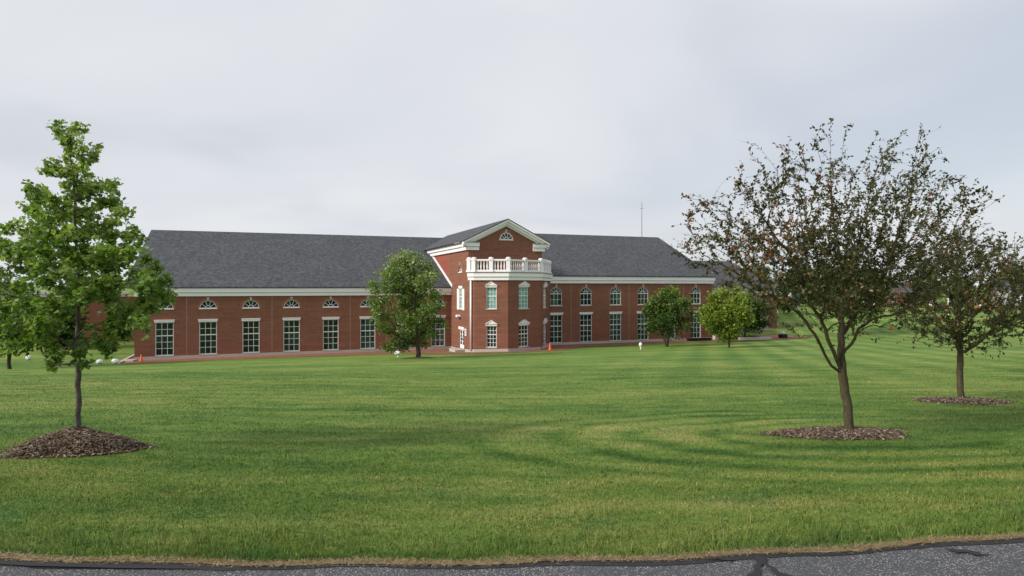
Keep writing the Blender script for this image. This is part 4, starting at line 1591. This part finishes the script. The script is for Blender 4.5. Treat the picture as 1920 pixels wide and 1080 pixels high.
far_tree('young_tree', 21.96, 64.75, 'bright yellow-green young tree with a slim straight trunk', [(1.5, .5, -.2), (2.0, 1.2, 0), (2.8, 2.0, -.3), (3.6, 2.4, -.35), (4.6, 2.3, -.35), (5.5, 1.8, -.1), (6.3, 1.1, 0), (7.0, .35, 0)],
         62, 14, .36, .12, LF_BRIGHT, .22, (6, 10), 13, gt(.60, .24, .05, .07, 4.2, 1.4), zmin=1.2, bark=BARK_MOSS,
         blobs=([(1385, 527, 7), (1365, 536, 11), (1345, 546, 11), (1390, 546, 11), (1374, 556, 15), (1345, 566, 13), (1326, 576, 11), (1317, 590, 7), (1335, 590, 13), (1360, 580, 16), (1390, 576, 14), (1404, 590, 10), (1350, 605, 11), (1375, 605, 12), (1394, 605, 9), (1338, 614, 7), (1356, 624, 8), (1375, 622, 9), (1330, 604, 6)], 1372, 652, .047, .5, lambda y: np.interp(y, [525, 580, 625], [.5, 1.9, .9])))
far_tree('small_tree', 26.70, 80.69, 'dark multi-stemmed tree behind the bright young tree', [(1.5, 1.4, -.3), (2.0, 2.4, -.4), (2.8, 2.8, -.4), (3.8, 2.3, -.2), (4.8, 1.2, 0)],
         45, 13, .42, .2, LF_DARK, .24, (7, 10), 14, gt(.35, .17, .0, .03, 3.0), nstem=4, fork=1.2, zmin=.9, group='small trees by the right wing')
far_tree('small_tree', 31.12, 85.84, 'dark multi-stemmed tree over the low concrete wall', [(1.6, 1.4, .2), (2.1, 2.4, .5), (3.0, 2.9, .6), (4.2, 2.7, .5), (5.2, 1.8, .3), (6.0, .7, .2)],
         60, 14, .46, .22, LF_DARK, .26, (7, 10), 15, gt(.42, .18, .0, .04, 3.5), nstem=3, fork=1.4, zmin=1.0, group='small trees by the right wing')
far_tree('lawn_tree', 50.0, 93.9, 'green tree with forked trunk on the far lawn, seen behind the larger crabapple', [(2.2, 1.0, 0), (3.2, 3.2, 0), (5.0, 4.2, 0), (7.5, 3.9, 0), (9.5, 2.4, 0), (11, .8, 0)],
         70, 13, .6, .3, LF_DARK, .34, (7, 10), 16, gt(.55, .18, .0, .03, 5), nstem=2, fork=2.0, zmin=1.6)
far_tree('lawn_tree', 53.5, 126.0, 'small round tree on the far lawn beside the building corner', [(.8, .8, 0), (1.5, 1.9, 0), (2.6, 2.1, 0), (3.6, 1.2, 0), (4.2, .4, 0)],
         34, 10, .4, .16, LF_DARK, .3, (7, 9), 17, gt(.5, .18, .0, .03, 2))
far_tree('lawn_tree', -42.4, 54.0, 'tree with thick dark trunk at the left edge behind the maple', [(1.6, .8, 0), (2.3, 2.4, 0), (3.4, 3.3, 0), (4.8, 3.3, 0), (6.0, 2.3, 0), (7.0, .8, 0)],
         62, 14, .48, .2, LF_DARK, .24, (7, 10), 18, gt(.5, .2, .0, .03, 3), zmin=1.5)
for i, (X, Y, h) in enumerate([(-66, 84, 9), (-58.5, 90, 7.5), (-52, 74, 6.2), (-75, 92, 10.5)]):
    far_tree('background_tree', X, Y, ['dark tree behind the maple, left of the low brick wing', 'dark tree close to the low brick wing, mostly hidden by the maple', 'low dark tree on the left lawn behind the maple trunk', 'tall dark tree furthest left behind the maple'][i],
             [(h * .1, h * .18, 0), (h * .25, h * .36, 0), (h * .5, h * .40, 0), (h * .75, h * .3, 0), (h, h * .08, 0)], 46, 12, h * .07, .25, LF_DARK, .34, (7, 9), 30 + i, gt(.38, .18, .0, .02, 4), zmin=h * .1, group='background trees at left')
for i, (X, Y, h, lm) in enumerate([(66, 150, 9, 0), (78, 170, 11, 1), (96, 165, 8, 0), (112, 172, 10, 1), (124, 160, 9, 0), (136, 175, 11, 0), (72, 190, 12, 0), (146, 168, 10, 1), (100, 200, 12, 0), (88, 158, 8, 0), (106, 152, 7.5, 0), (118, 150, 8, 0), (70, 145, 7, 0)]):
    far_tree('distant_tree', X, Y, 'distant tree beyond the right-hand lawn, seen through the crabapples', [(h * .15, h * .15, 0), (h * .3, h * .34, 0), (h * .55, h * .38, 0), (h * .8, h * .26, 0), (h, h * .06, 0)],
             34, 10, h * .07, .3, (LF_DARK, LF_LUSH)[lm], .55, (6, 8), 50 + i, gt(.45, .18, .0, .02, 4, .8), zmin=h * .15, group='distant trees at right')

# ------------------------------------------------------------------ mulch beds
def mulch_bed(X, Y, rx, ry, h, label, nchip, seed, flat=1.6, group=None):
    r = random.Random(seed)
    root = empty('mulch_bed', (X, Y, gz(X, Y)))
    tag(root, label, 'mulch bed', group)
    V, F = [(0, 0, h)], []
    nr, na = 12, 40
    ph = [r.uniform(0, 6.28) for _ in range(4)]
    z0 = gz(X, Y)
    def surf(t, g):
        e = 1 + .07 * math.sin(3 * g + ph[0]) + .05 * math.sin(5 * g + ph[1]) + .03 * math.sin(9 * g + ph[2])
        x, y = rx * e * t * math.cos(g), ry * e * t * math.sin(g)
        base = gz(X + x, Y + y) - z0
        bumpy = .16 * h * math.sin(7 * x + ph[3]) * math.sin(8 * y + ph[0]) + .010 * math.sin(31 * x) * math.sin(29 * y)
        z = base + h * max(0, (1 - t ** flat)) + bumpy * (1 - t) + .018 * (1 - t ** 6) - (.03 if t >= .999 else 0)
        return x, y, z
    V = [surf(0, 0)]
    for i in range(1, nr + 1):
        for j in range(na):
            V.append(surf(i / nr, 2 * math.pi * j / na))
    for j in range(na):
        F.append((0, 1 + j, 1 + (j + 1) % na, 1 + (j + 1) % na))
    F3 = [(0, 1 + j, 1 + (j + 1) % na) for j in range(na)]
    for i in range(nr - 1):
        for j in range(na):
            a = 1 + i * na + j
            b = 1 + i * na + (j + 1) % na
            F3 += [(a, a + na, b + na), (a, b + na, b)]
    tri_mesh('mound', V, F3, M['mulch'], root, None, True)
    # loose chips on top
    CV, CF, CT = [], [], []
    for c in range(nchip):
        t = math.sqrt(r.random()) * 1.02
        g = r.uniform(0, 6.283)
        x, y, z = surf(min(t, .998), g)
        if r.random() < .06:
            t2 = 1 + abs(r.gauss(0, .07))
            x, y, z = surf(.998, g)
            x, y = x * t2, y * t2
            z = gz(X + x, Y + y) - z0 + .015
        L, w = r.uniform(.010, .032), r.uniform(.004, .010)
        a = r.uniform(0, 6.283)
        ti = r.gauss(0, .35)
        ux, uy, uz = math.cos(a), math.sin(a), math.sin(ti)
        vx, vy = -uy, ux
        roll = r.gauss(0, .3)
        z += .008
        i = len(CV)
        for s, q in ((-1, -1), (1, -1), (1, 1), (-1, 1)):
            CV.append((x + ux * L * s + vx * w * q, y + uy * L * s + vy * w * q, z + uz * L * s + roll * w * q))
        CV.append((x, y, z + .008))
        CF += [(i, i + 1, i + 4), (i + 1, i + 2, i + 4), (i + 2, i + 3, i + 4), (i + 3, i, i + 4)]
        CT += [r.random() ** 1.2] * 4
    tag(tri_mesh('wood_chips', CV, CF, M['chip'], root, CT), kind='stuff')
    return root


mulch_bed(MX - .04, MY, .77, .58, MOUND, 'raised brown mulch mound under the maple', 5200, 1, 1.7, 'mulch beds')
mulch_bed(CX - .16, CY + .02, .92, .56, .06, 'flat ring of brown mulch round the larger crabapple', 4200, 2, 2.5, 'mulch beds')
mulch_bed(DX - .05, DY - .05, .95, .66, .07, 'flat ring of brown mulch round the smaller crabapple', 2600, 3, 2.5, 'mulch beds')
mulch_bed(-7.88, 54.06, 1.5, 1.2, .1, 'small dark mulch ring under the tree in front of the left wing', 200, 4, 2.0, 'mulch beds')

# ------------------------------------------------------------------ small things on the lawn
def cone(X, Y, h, label, tilt=0.0):
    z = gz(X, Y) + .03
    root = empty('traffic_cone', (X, Y, z))
    root.rotation_euler = (0, tilt, .4)
    tag(root, label, 'traffic cone', 'orange cones')
    m = MB()
    m.lathe((0, 0, .04), [(.17 * h / .75, 0), (.15 * h / .75, .03), (.035, h - .05), (.02, h - .04)], 14)
    m.build('cone', M['orange'], root, smooth=True)
    m = MB()
    m.box(-.2 * h / .75, .2 * h / .75, -.2 * h / .75, .2 * h / .75, 0, .045)
    m.build('base', M['orange'], root, bevel=.01)


cx_, cy_ = world(-31.15, -1.6)
cone(cx_, cy_, .72, 'orange traffic cone on the brick path at the left corner of the building')
cx_, cy_ = world(8.3, -9.3)
cone(cx_, cy_, .80, 'orange traffic cone on the path at the foot of the bay')
cone(59.2, 100.0, .95, 'small tilted orange marker cone far out on the right lawn', .25)


def bag_light(X, Y, w, h, stake, label, rough=.12, seed=0, zoff=0.0, squash=1.0):
    r = random.Random(seed)
    z = gz(X, Y) + zoff
    root = empty('covered_floodlight', (X, Y, z))
    tag(root, label, 'floodlight', 'white covered floodlights')
    bm = bmesh.new()
    bmesh.ops.create_icosphere(bm, subdivisions=3, radius=1)
    for v in bm.verts:
        n = 1 + rough * math.sin(5 * v.co.x + seed) * math.sin(6 * v.co.z + 2 * seed) + .05 * math.sin(13 * v.co.y + seed)
        sx = math.copysign(abs(v.co.x) ** squash, v.co.x)
        v.co = Vector((sx * w / 2 * n, v.co.y * w / 2.6 * n, v.co.z * h / 2 * n + stake + h / 2))
    me = bpy.data.meshes.new('cover')
    bm.to_mesh(me)
    bm.free()
    for p in me.polygons:
        p.use_smooth = True
    o = bpy.data.objects.new('cover', me)
    finish(o, root, M['whitebag'])
    m = MB()
    m.lathe((0, 0, -.05), [(.07, 0), (.05, .06), (.045, stake + .12)], 10)
    m.build('stake', M['whitebag'], root, smooth=True)


bag_light(-10.39, 58.26, .58, .34, .22, 'white drum-shaped covered floodlight on a stake left of the lone shade tree', .04, 1, squash=.6)
bag_light(13.11, 65.26, .34, .46, .26, 'white egg-shaped covered floodlight on a stake in front of the right wing', .06, 2)
bag_light(-38.6, 59.9, .62, .42, .0, 'left one of two white bagged floodlights by the building corner', .14, 3)
bag_light(-37.3, 60.2, .70, .46, .0, 'right one of two white bagged floodlights by the building corner', .14, 4)
bag_light(-47.6, 63.0, .50, .44, .0, 'single white bagged floodlight on the left lawn beside the dark trunk', .1, 5)
# black drum with a white globe on it, right plaza
ox, oy = 37.84, 89.38
oz = gz(ox, oy)
r0 = empty('round_planter', (ox, oy, oz))
tag(r0, 'low black round tub on the right end of the brick plaza', 'planter')
m = MB()
m.lathe((0, 0, .02), [(.58, 0), (.62, .1), (.62, .42), (.66, .48), (.66, .52), (.56, .52), (.54, .44)], 20)
m.build('tub', M['black'], r0, smooth=False)
m = MB()
m.lathe((0, 0, .02), [(.53, .35), (.53, .46)], 16)
m.build('soil', M['mulch'], r0)
bag_light(ox + .05, oy, .38, .42, .10, 'white globe standing on the black round tub', .03, 6, zoff=.44)


def wall_block(name, pts, w, h, mat, label, cat):
    m = MB()
    L, R = offset_line(pts, -w / 2), offset_line(pts, w / 2)
    for i in range(len(pts) - 1):
        z = min(gz(*pts[i]), gz(*pts[i + 1]))
        m.hexa([(*R[i], z - .2), (*R[i + 1], z - .2), (*L[i + 1], z - .2), (*L[i], z - .2), (*R[i], z + h), (*R[i + 1], z + h), (*L[i + 1], z + h), (*L[i], z + h)])
    return tag(m.build(name, mat, bevel=.02), label, cat)


wall_block('low_wall', [(30.4, 85.7), (32.2, 85.9), (34.9, 86.4)], .45, .40, M['concrete'], 'low pale concrete wall along the front of the brick plaza', 'low wall')
wall_block('low_wall', [(27.3, 86.6), (28.6, 87.1)], .5, .62, M['concrete'], 'short concrete pier at the right corner of the right wing', 'low wall')
for i, (x0, x1, y0, lab) in enumerate(((27.75, 29.4, 85.9, 'black trough planter next to the concrete pier'), (23.1, 24.3, 84.6, 'leftmost of the low black troughs under the right wing windows'),
                                      (24.35, 25.5, 84.9, 'middle low black trough under the right wing windows'), (25.6, 26.5, 85.2, 'rightmost of the low black troughs under the right wing windows'))):
    root = empty('trough', ((x0 + x1) / 2, y0, gz((x0 + x1) / 2, y0) + .02), TH)
    tag(root, lab, 'planter', 'black troughs')
    hw = (x1 - x0) / 2
    m = MB()
    hh = .46 if i == 0 else .36
    m.hexa([(-hw + .06, -.24, 0), (hw - .06, -.24, 0), (hw - .06, .24, 0), (-hw + .06, .24, 0), (-hw, -.3, hh), (hw, -.3, hh), (hw, .3, hh), (-hw, .3, hh)])
    m.build('tub', M['black'], root, bevel=.03)
    m = MB()
    m.box(-hw - .03, hw + .03, -.33, .33, hh - .05, hh + .003)
    m.build('rim', M['black'], root)
# leafy plants in the plaza bed
for i, (X, Y) in enumerate(((30.0, 87.2), (30.7, 87.5), (31.7, 87.3), (32.5, 87.6), (33.3, 87.5))):
    rng = np.random.default_rng(70 + i)
    root = empty('bedding_plant', (X, Y, gz(X, Y) + .03))
    tag(root, 'low leafy green plant in the bed behind the low concrete wall', 'plant', 'bedding plants behind the low wall')
    n = 160
    g = rng.uniform(0, 6.28, n)
    rr = .45 * np.sqrt(rng.uniform(0, 1, n))
    P = np.stack([rr * np.cos(g), rr * np.sin(g), rng.uniform(.1, .6, n) * (1 - rr * .8)], 1)
    A = np.stack([np.cos(g), np.sin(g), np.full(n, .6)], 1)
    V, F, ti = leaves(P, A, .2 * rng.uniform(.6, 1.2, n), rng, CL_V, CL_F, rng.uniform(.2, .95, n))
    tri_mesh('foliage', V, F, LF_BRIGHT, root, ti)
    m = MB()
    m.lathe((0, 0, -.05), [(.03, 0), (.02, .35)], 6)
    m.build('stem', BARK_DARK, root)
# metal picnic table by the far wing
X, Y = 37.9, 99.6
root = empty('picnic_table', (X, Y, gz(X, Y)), TH)
tag(root, 'grey metal picnic table with benches beside the set-back brick wing', 'picnic table')
m = MB(); m.box(-1.1, 1.1, -.38, .38, .72, .77); m.build('table_top', M['metal'], root)
for s in (-1, 1):
    m = MB(); m.box(-1.1, 1.1, s * .75 - .14, s * .75 + .14, .42, .46); m.build('bench', M['metal'], root)
    m = MB()
    m.hexa([(s * .8 - .04, -.85, 0), (s * .8 + .04, -.85, 0), (s * .8 + .04, -.77, 0), (s * .8 - .04, -.77, 0), (s * .8 - .04, -.25, .72), (s * .8 + .04, -.25, .72), (s * .8 + .04, -.17, .72), (s * .8 - .04, -.17, .72)])
    m.hexa([(s * .8 - .04, .77, 0), (s * .8 + .04, .77, 0), (s * .8 + .04, .85, 0), (s * .8 - .04, .85, 0), (s * .8 - .04, .17, .72), (s * .8 + .04, .17, .72), (s * .8 + .04, .25, .72), (s * .8 - .04, .25, .72)])
    m.box(s * .8 - .03, s * .8 + .03, -.88, .88, .36, .42)
    m.build('leg', M['metal'], root)

# mast behind the roof
X, Y = 21.7, 107.0
root = empty('radio_mast', (X, Y, 0))
tag(root, 'thin pale antenna mast rising behind the right wing roof', 'mast')
m = MB(); m.lathe((0, 0, 0), [(.09, 0), (.07, 16), (.05, 21.3)], 8); m.build('pole', M['metal'], root)
m = MB(); m.box(-.25, .25, -.03, .03, 20.2, 20.28); m.build('cross_arm', M['metal'], root)

# ------------------------------------------------------------------ far right: lamp post, houses, cars
X, Y = 75.0, 110.0
root = empty('light_pole', (X, Y, gz(X, Y)))
tag(root, 'white light pole on the far right lawn behind the smaller crabapple', 'light pole')
m = MB(); m.lathe((0, 0, 0), [(.22, 0), (.22, .3), (.11, .35), (.08, 8.8)], 10); m.build('pole', M['white'], root)
m = MB(); m.box(-.9, .9, -.06, .06, 8.7, 8.8); m.box(-1.1, -.5, -.16, .16, 8.6, 8.72); m.box(.5, 1.1, -.16, .16, 8.6, 8.72); m.build('lamp_head', M['metal'], root)


def house(X, Y, w, dp, h, rise, wall, roof, label, rz=0.0, nwin=3):
    root = empty('house', (X, Y, gz(X, Y)), rz)
    tag(root, label, 'house', 'distant houses')
    m = MB()
    m.box(-w / 2, w / 2, 0, dp, -.5, h)
    m.poly([(-w / 2, 0, h), (w / 2, 0, h), (w / 2, dp, h), (-w / 2, dp, h)])
    m.build('wall', wall, root)
    m = MB()
    m.poly([(-w / 2 - .4, -.4, h - .1), (w / 2 + .4, -.4, h - .1), (w / 2 + .4, dp / 2, h + rise), (-w / 2 - .4, dp / 2, h + rise)])
    m.poly([(w / 2 + .4, dp + .4, h - .1), (-w / 2 - .4, dp + .4, h - .1), (-w / 2 - .4, dp / 2, h + rise), (w / 2 + .4, dp / 2, h + rise)])
    m.poly([(-w / 2, 0, h), (-w / 2, dp / 2, h + rise - .1), (-w / 2, dp, h)])
    m.poly([(w / 2, 0, h), (w / 2, dp, h), (w / 2, dp / 2, h + rise - .1)])
    m.build('roof', roof, root)
    for i in range(nwin):
        x = -w / 2 + w * (i + .5) / nwin
        m = MB(); m.box(x - .7, x + .7, -.06, .02, .9, 2.3)
        f = m.build('window', M['white'], root)
        m = MB(); m.box(x - .6, x + .6, -.08, -.062, 1.0, 2.2)
        m.build('pane', M['glass'], f)
    m = MB(); m.box(w / 2 - 1.6, w / 2 - .7, -.07, .02, 0, 2.1); m.build('door', M['white'], root)
    return root


house(93, 150, 13, 9, 3.2, 2.4, M['brick'], M['dark_roof'], 'distant red brick house with white trim seen between the crabapples', .1)
house(121, 146, 12, 9, 3.4, 2.6, M['siding'], M['dark_roof'], 'distant pale-sided house at the right edge', -.1)
house(62, 160, 16, 10, 4.2, 2.4, M['siding'], M['dark_roof'], 'distant white building left of the brick house, behind the larger crabapple', .05, 4)


def car(X, Y, rz, paint, label):
    z = gz(X, Y)
    root = empty('parked_car', (X, Y, z), rz)
    tag(root, label, 'car', 'parked cars in the distance')
    w = .88
    side = [(-2.2, .35), (2.2, .35), (2.25, .75), (1.3, .95), (.6, 1.42), (-1.1, 1.45), (-1.9, .98), (-2.25, .9)]
    m = MB()
    m.poly([(x, -w, zz_) for x, zz_ in side])
    m.poly([(x, w, zz_) for x, zz_ in side][::-1])
    for i in range(len(side)):
        a, b = side[i], side[(i + 1) % len(side)]
        m.poly([(a[0], -w, a[1]), (a[0], w, a[1]), (b[0], w, b[1]), (b[0], -w, b[1])])
    m.build('body', paint, root)
    m = MB()
    m.poly([(1.15, -w - .01, .98), (.55, -w - .01, 1.36), (-1.05, -w - .01, 1.38), (-1.65, -w - .01, 1.0)][::-1])
    m.build('window', M['glass'], root)
    for sx in (-1.4, 1.4):
        for sy in (-1, 1):
            m = MB()
            for j in range(14):
                pass
            k = 14
            ring = [(sx + .33 * math.cos(2 * math.pi * j / k), .33 + .33 * math.sin(2 * math.pi * j / k)) for j in range(k)]
            m.poly([(x, sy * (w + .02), q) for x, q in ring][::sy])
            m.poly([(x, sy * (w - .2), q) for x, q in ring][::-sy])
            for j in range(k):
                a, b = ring[j], ring[(j + 1) % k]
                m.poly([(a[0], sy * (w + .02), a[1]), (a[0], sy * (w - .2), a[1]), (b[0], sy * (w - .2), b[1]), (b[0], sy * (w + .02), b[1])])
            m.build('wheel', M['tyre'], root)


car(103, 138, .1, M['carpaint'], 'white parked car in the distance by the right edge')
car(108.5, 138.6, .1, M['metal'], 'grey parked car in the distance beside the white one')
car(80, 143, 0, M['carpaint'], 'white parked car in front of the distant brick house')
# blue panel sign far behind the building corner
X, Y = 58.5, 132.0
root = empty('blue_sign', (X, Y, gz(X, Y)))
tag(root, 'blue and white signboard on posts beyond the right end of the building', 'sign')
m = MB(); m.box(-.75, .75, -.05, .05, 1.9, 3.3); m.build('panel', M['blue'], root)
m = MB(); m.box(-1.5, -.78, -.05, .05, 1.6, 3.6); m.build('panel', M['white'], root)
for s in (-1.2, .7):
    m = MB(); m.box(s - .06, s + .06, .06, .16, 0, 3.2); m.build('post', M['metal'], root)
# orange barrier netting
root = empty('safety_fence', (96, 121.5, gz(96, 121.5)))
tag(root, 'orange plastic safety netting on posts at the far right edge of the lawn', 'fence')
for i in range(9):
    m = MB(); x = -9 + i * 2.2
    m.box(x - .03, x + .03, -.03, .03, -.3, 1.0); m.build('post', M['metal'], root)
m = MB()
for j in range(6):
    m.box(-9, 8.6, -.045, -.035, .15 + j * .12, .20 + j * .12)
for j in range(80):
    x = -9 + j * .22
    m.box(x - .02, x + .02, -.05, -.046, .15, .8)
m.build('netting', M['orange'], root)

# ------------------------------------------------------------------ grass
def tufts(name, n, ymax, hfun, wfun, seed, mat, pts=None, ymin=0.0, lean=.85, segs=1, xr=None, dens=None, tintf=None):
    rng = np.random.default_rng(seed)
    # sample in the wedge the camera looks over, uniform over ground area
    out = []
    need = n if pts is None else 0
    if pts is not None:
        out.append(pts)
        n = len(pts)
    while need > 0:
        y = np.sqrt(rng.uniform(0, 1, need * 2) * (ymax ** 2 - 3.4 ** 2) + 3.4 ** 2) if dens is None else dens(rng, need * 2)
        x = y * rng.uniform(-.98, .98, need * 2) + rng.uniform(-1.2, 1.2, need * 2)
        e = y - road_y(x) - .018 * np.sin(5.1 * x)
        ok = (e > ymin + .06 * rng.uniform(0, 1, need * 2))
        for mx_, my_, ra, rb in ((MX - .04, MY, .77, .58), (CX - .16, CY + .02, .92, .56), (DX - .05, DY - .05, .95, .66)):
            ok &= ((x - mx_) / ra) ** 2 + ((y - my_) / rb) ** 2 > 1.02 - .45 * rng.uniform(0, 1, need * 2) ** 2.5
        s = np.stack([x[ok], y[ok], e[ok]], 1)[:need]
        out.append(s)
        need -= len(s)
    Q = np.concatenate(out)
    x, y, e = Q.T
    z = ground(x, y)
    h = hfun(x, y, e, rng)
    w = wfun(x, y, e, rng)
    yaw = rng.uniform(0, 2 * math.pi, n)
    ld = rng.uniform(0, 2 * math.pi, n)
    la = np.minimum(np.abs(rng.normal(0, lean, n)) + .15, 1.45)
    cx, cy = np.cos(yaw) * w / 2, np.sin(yaw) * w / 2
    tx, ty, tz = np.cos(ld) * np.sin(la) * h, np.sin(ld) * np.sin(la) * h, np.cos(la) * h
    zz_ = z - .006
    if segs == 1:
        V = np.stack([np.stack([x - cx, y - cy, zz_], 1), np.stack([x + cx, y + cy, zz_], 1), np.stack([x + tx, y + ty, z + tz], 1)], 1).reshape(-1, 3)
        F = np.arange(3 * n).reshape(-1, 3)
        rep = 1
    else:
        mx_, my_, mz_ = x + tx * .38, y + ty * .38, z + tz * .62
        V = np.stack([np.stack([x - cx, y - cy, zz_], 1), np.stack([x + cx, y + cy, zz_], 1),
                      np.stack([mx_ + cx * .75, my_ + cy * .75, mz_], 1), np.stack([mx_ - cx * .75, my_ - cy * .75, mz_], 1),
                      np.stack([x + tx, y + ty, z + tz * .95], 1)], 1).reshape(-1, 3)
        b = (np.arange(n) * 5)[:, None]
        F = np.concatenate([b + np.array([[0, 1, 2]]), b + np.array([[0, 2, 3]]), b + np.array([[3, 2, 4]])], 1).reshape(-1, 3)
        rep = 3
    t = np.clip(rng.beta(2.2, 2.6, n), 0, .92)
    t = np.where(rng.uniform(0, 1, n) < .05 + .10 * np.clip(patchy(x * 2.3 + 3, y * 2.9), 0, 1) ** 2, rng.uniform(.88, 1, n), t) if tintf is None else tintf(x, y, e, rng)
    return tag(tri_mesh(name, V, F, mat, None, np.repeat(t, rep)), kind='stuff')


def patchy(x, y):
    return .5 + .25 * np.sin(x * 1.7 + 1.3 * np.sin(y * .9)) + .25 * np.sin(y * 2.1 + x * .6 + 1.1 * np.sin(x * 2.3))


def h_near(x, y, e, rng):
    return (.014 + .030 * np.exp(-e / .25) * (.3 + patchy(x * 1.3, y)) + .012 * patchy(x * 2, y * 2)) * np.clip(rng.normal(1, .28, len(x)), .4, 1.9)


def near_dens(rng, n):      # many more blades close to the road
    return 3.9 + rng.beta(1.0, 2.2, n) * 6.5


o = tufts('grass', 230000, 8, h_near, lambda x, y, e, r: r.uniform(.0022, .0048, len(x)) * (1 + .08 * y), 1, M['blade'], ymin=.012, segs=2, dens=near_dens)
tag(o, 'short mown grass blades along the near edge of the lawn', 'grass')
o = tufts('grass', 420000, 24, lambda x, y, e, r: .026 * np.clip(r.normal(1, .3, len(x)), .4, 1.8) * (.85 + .3 * patchy(x, y)),
          lambda x, y, e, r: r.uniform(.006, .011, len(x)) * (.7 + .07 * y), 2, M['blade'], ymin=.4, dens=lambda r, n: 4.9 + r.beta(1.15, 2.6, n) * 42)
tag(o, 'short mown grass of the middle lawn', 'grass')
crng = np.random.default_rng(77)
cl = []
for _ in range(420):
    cx_ = crng.uniform(-5.5, 5.5) if crng.uniform() < .55 else crng.normal(2.2, 1.6)
    ce = .08 + abs(crng.normal(0, .38))
    nb = crng.integers(6, 26)
    px_ = cx_ + crng.normal(0, .035, nb)
    pe_ = np.maximum(ce + crng.normal(0, .03, nb), .05)
    cl.append(np.stack([px_, road_y(px_) + .018 * np.sin(5.1 * px_) + pe_, pe_], 1))
cl = np.concatenate(cl)
o = tufts('tall_grass', 0, 6, lambda x, y, e, r: r.uniform(.05, .13, len(x)) * (.55 + .6 * patchy(x * .8, y)), lambda x, y, e, r: r.uniform(.0025, .0055, len(x)), 3, M['blade'], pts=cl,
          segs=2, lean=.6)
tag(o, 'longer unmown grass blades beside the asphalt edge', 'grass')


def straw_d(rng, n):
    return rng.uniform(3.7, 5.4, n)


# dead straw lying on the verge
rng = np.random.default_rng(9)
n = 17000
x = rng.uniform(-5.2, 5.2, n)
e = rng.normal(.028, .022, n)
y = road_y(x) + .018 * np.sin(5.1 * x) + e
z = np.maximum(ground(x, y), 5.6) + rng.uniform(.006, .014, n)
a = rng.uniform(0, 2 * math.pi, n)
L = rng.uniform(.015, .05, n)
w = rng.uniform(.0012, .003, n)
ux, uy = np.cos(a), np.sin(a)
V = np.stack([np.stack([x - uy * w, y + ux * w, z], 1), np.stack([x + uy * w, y - ux * w, z], 1), np.stack([x + ux * L, y + uy * L, z + rng.uniform(-.004, .012, n)], 1)], 1).reshape(-1, 3)
o = tri_mesh('dry_grass', V, np.arange(3 * n).reshape(-1, 3), M['straw'], None, rng.uniform(0, 1, n))
tag(o, 'dead straw-coloured grass lying along the asphalt edge', 'dry grass', kind='stuff')
print('leaves', LEAF_STATS)
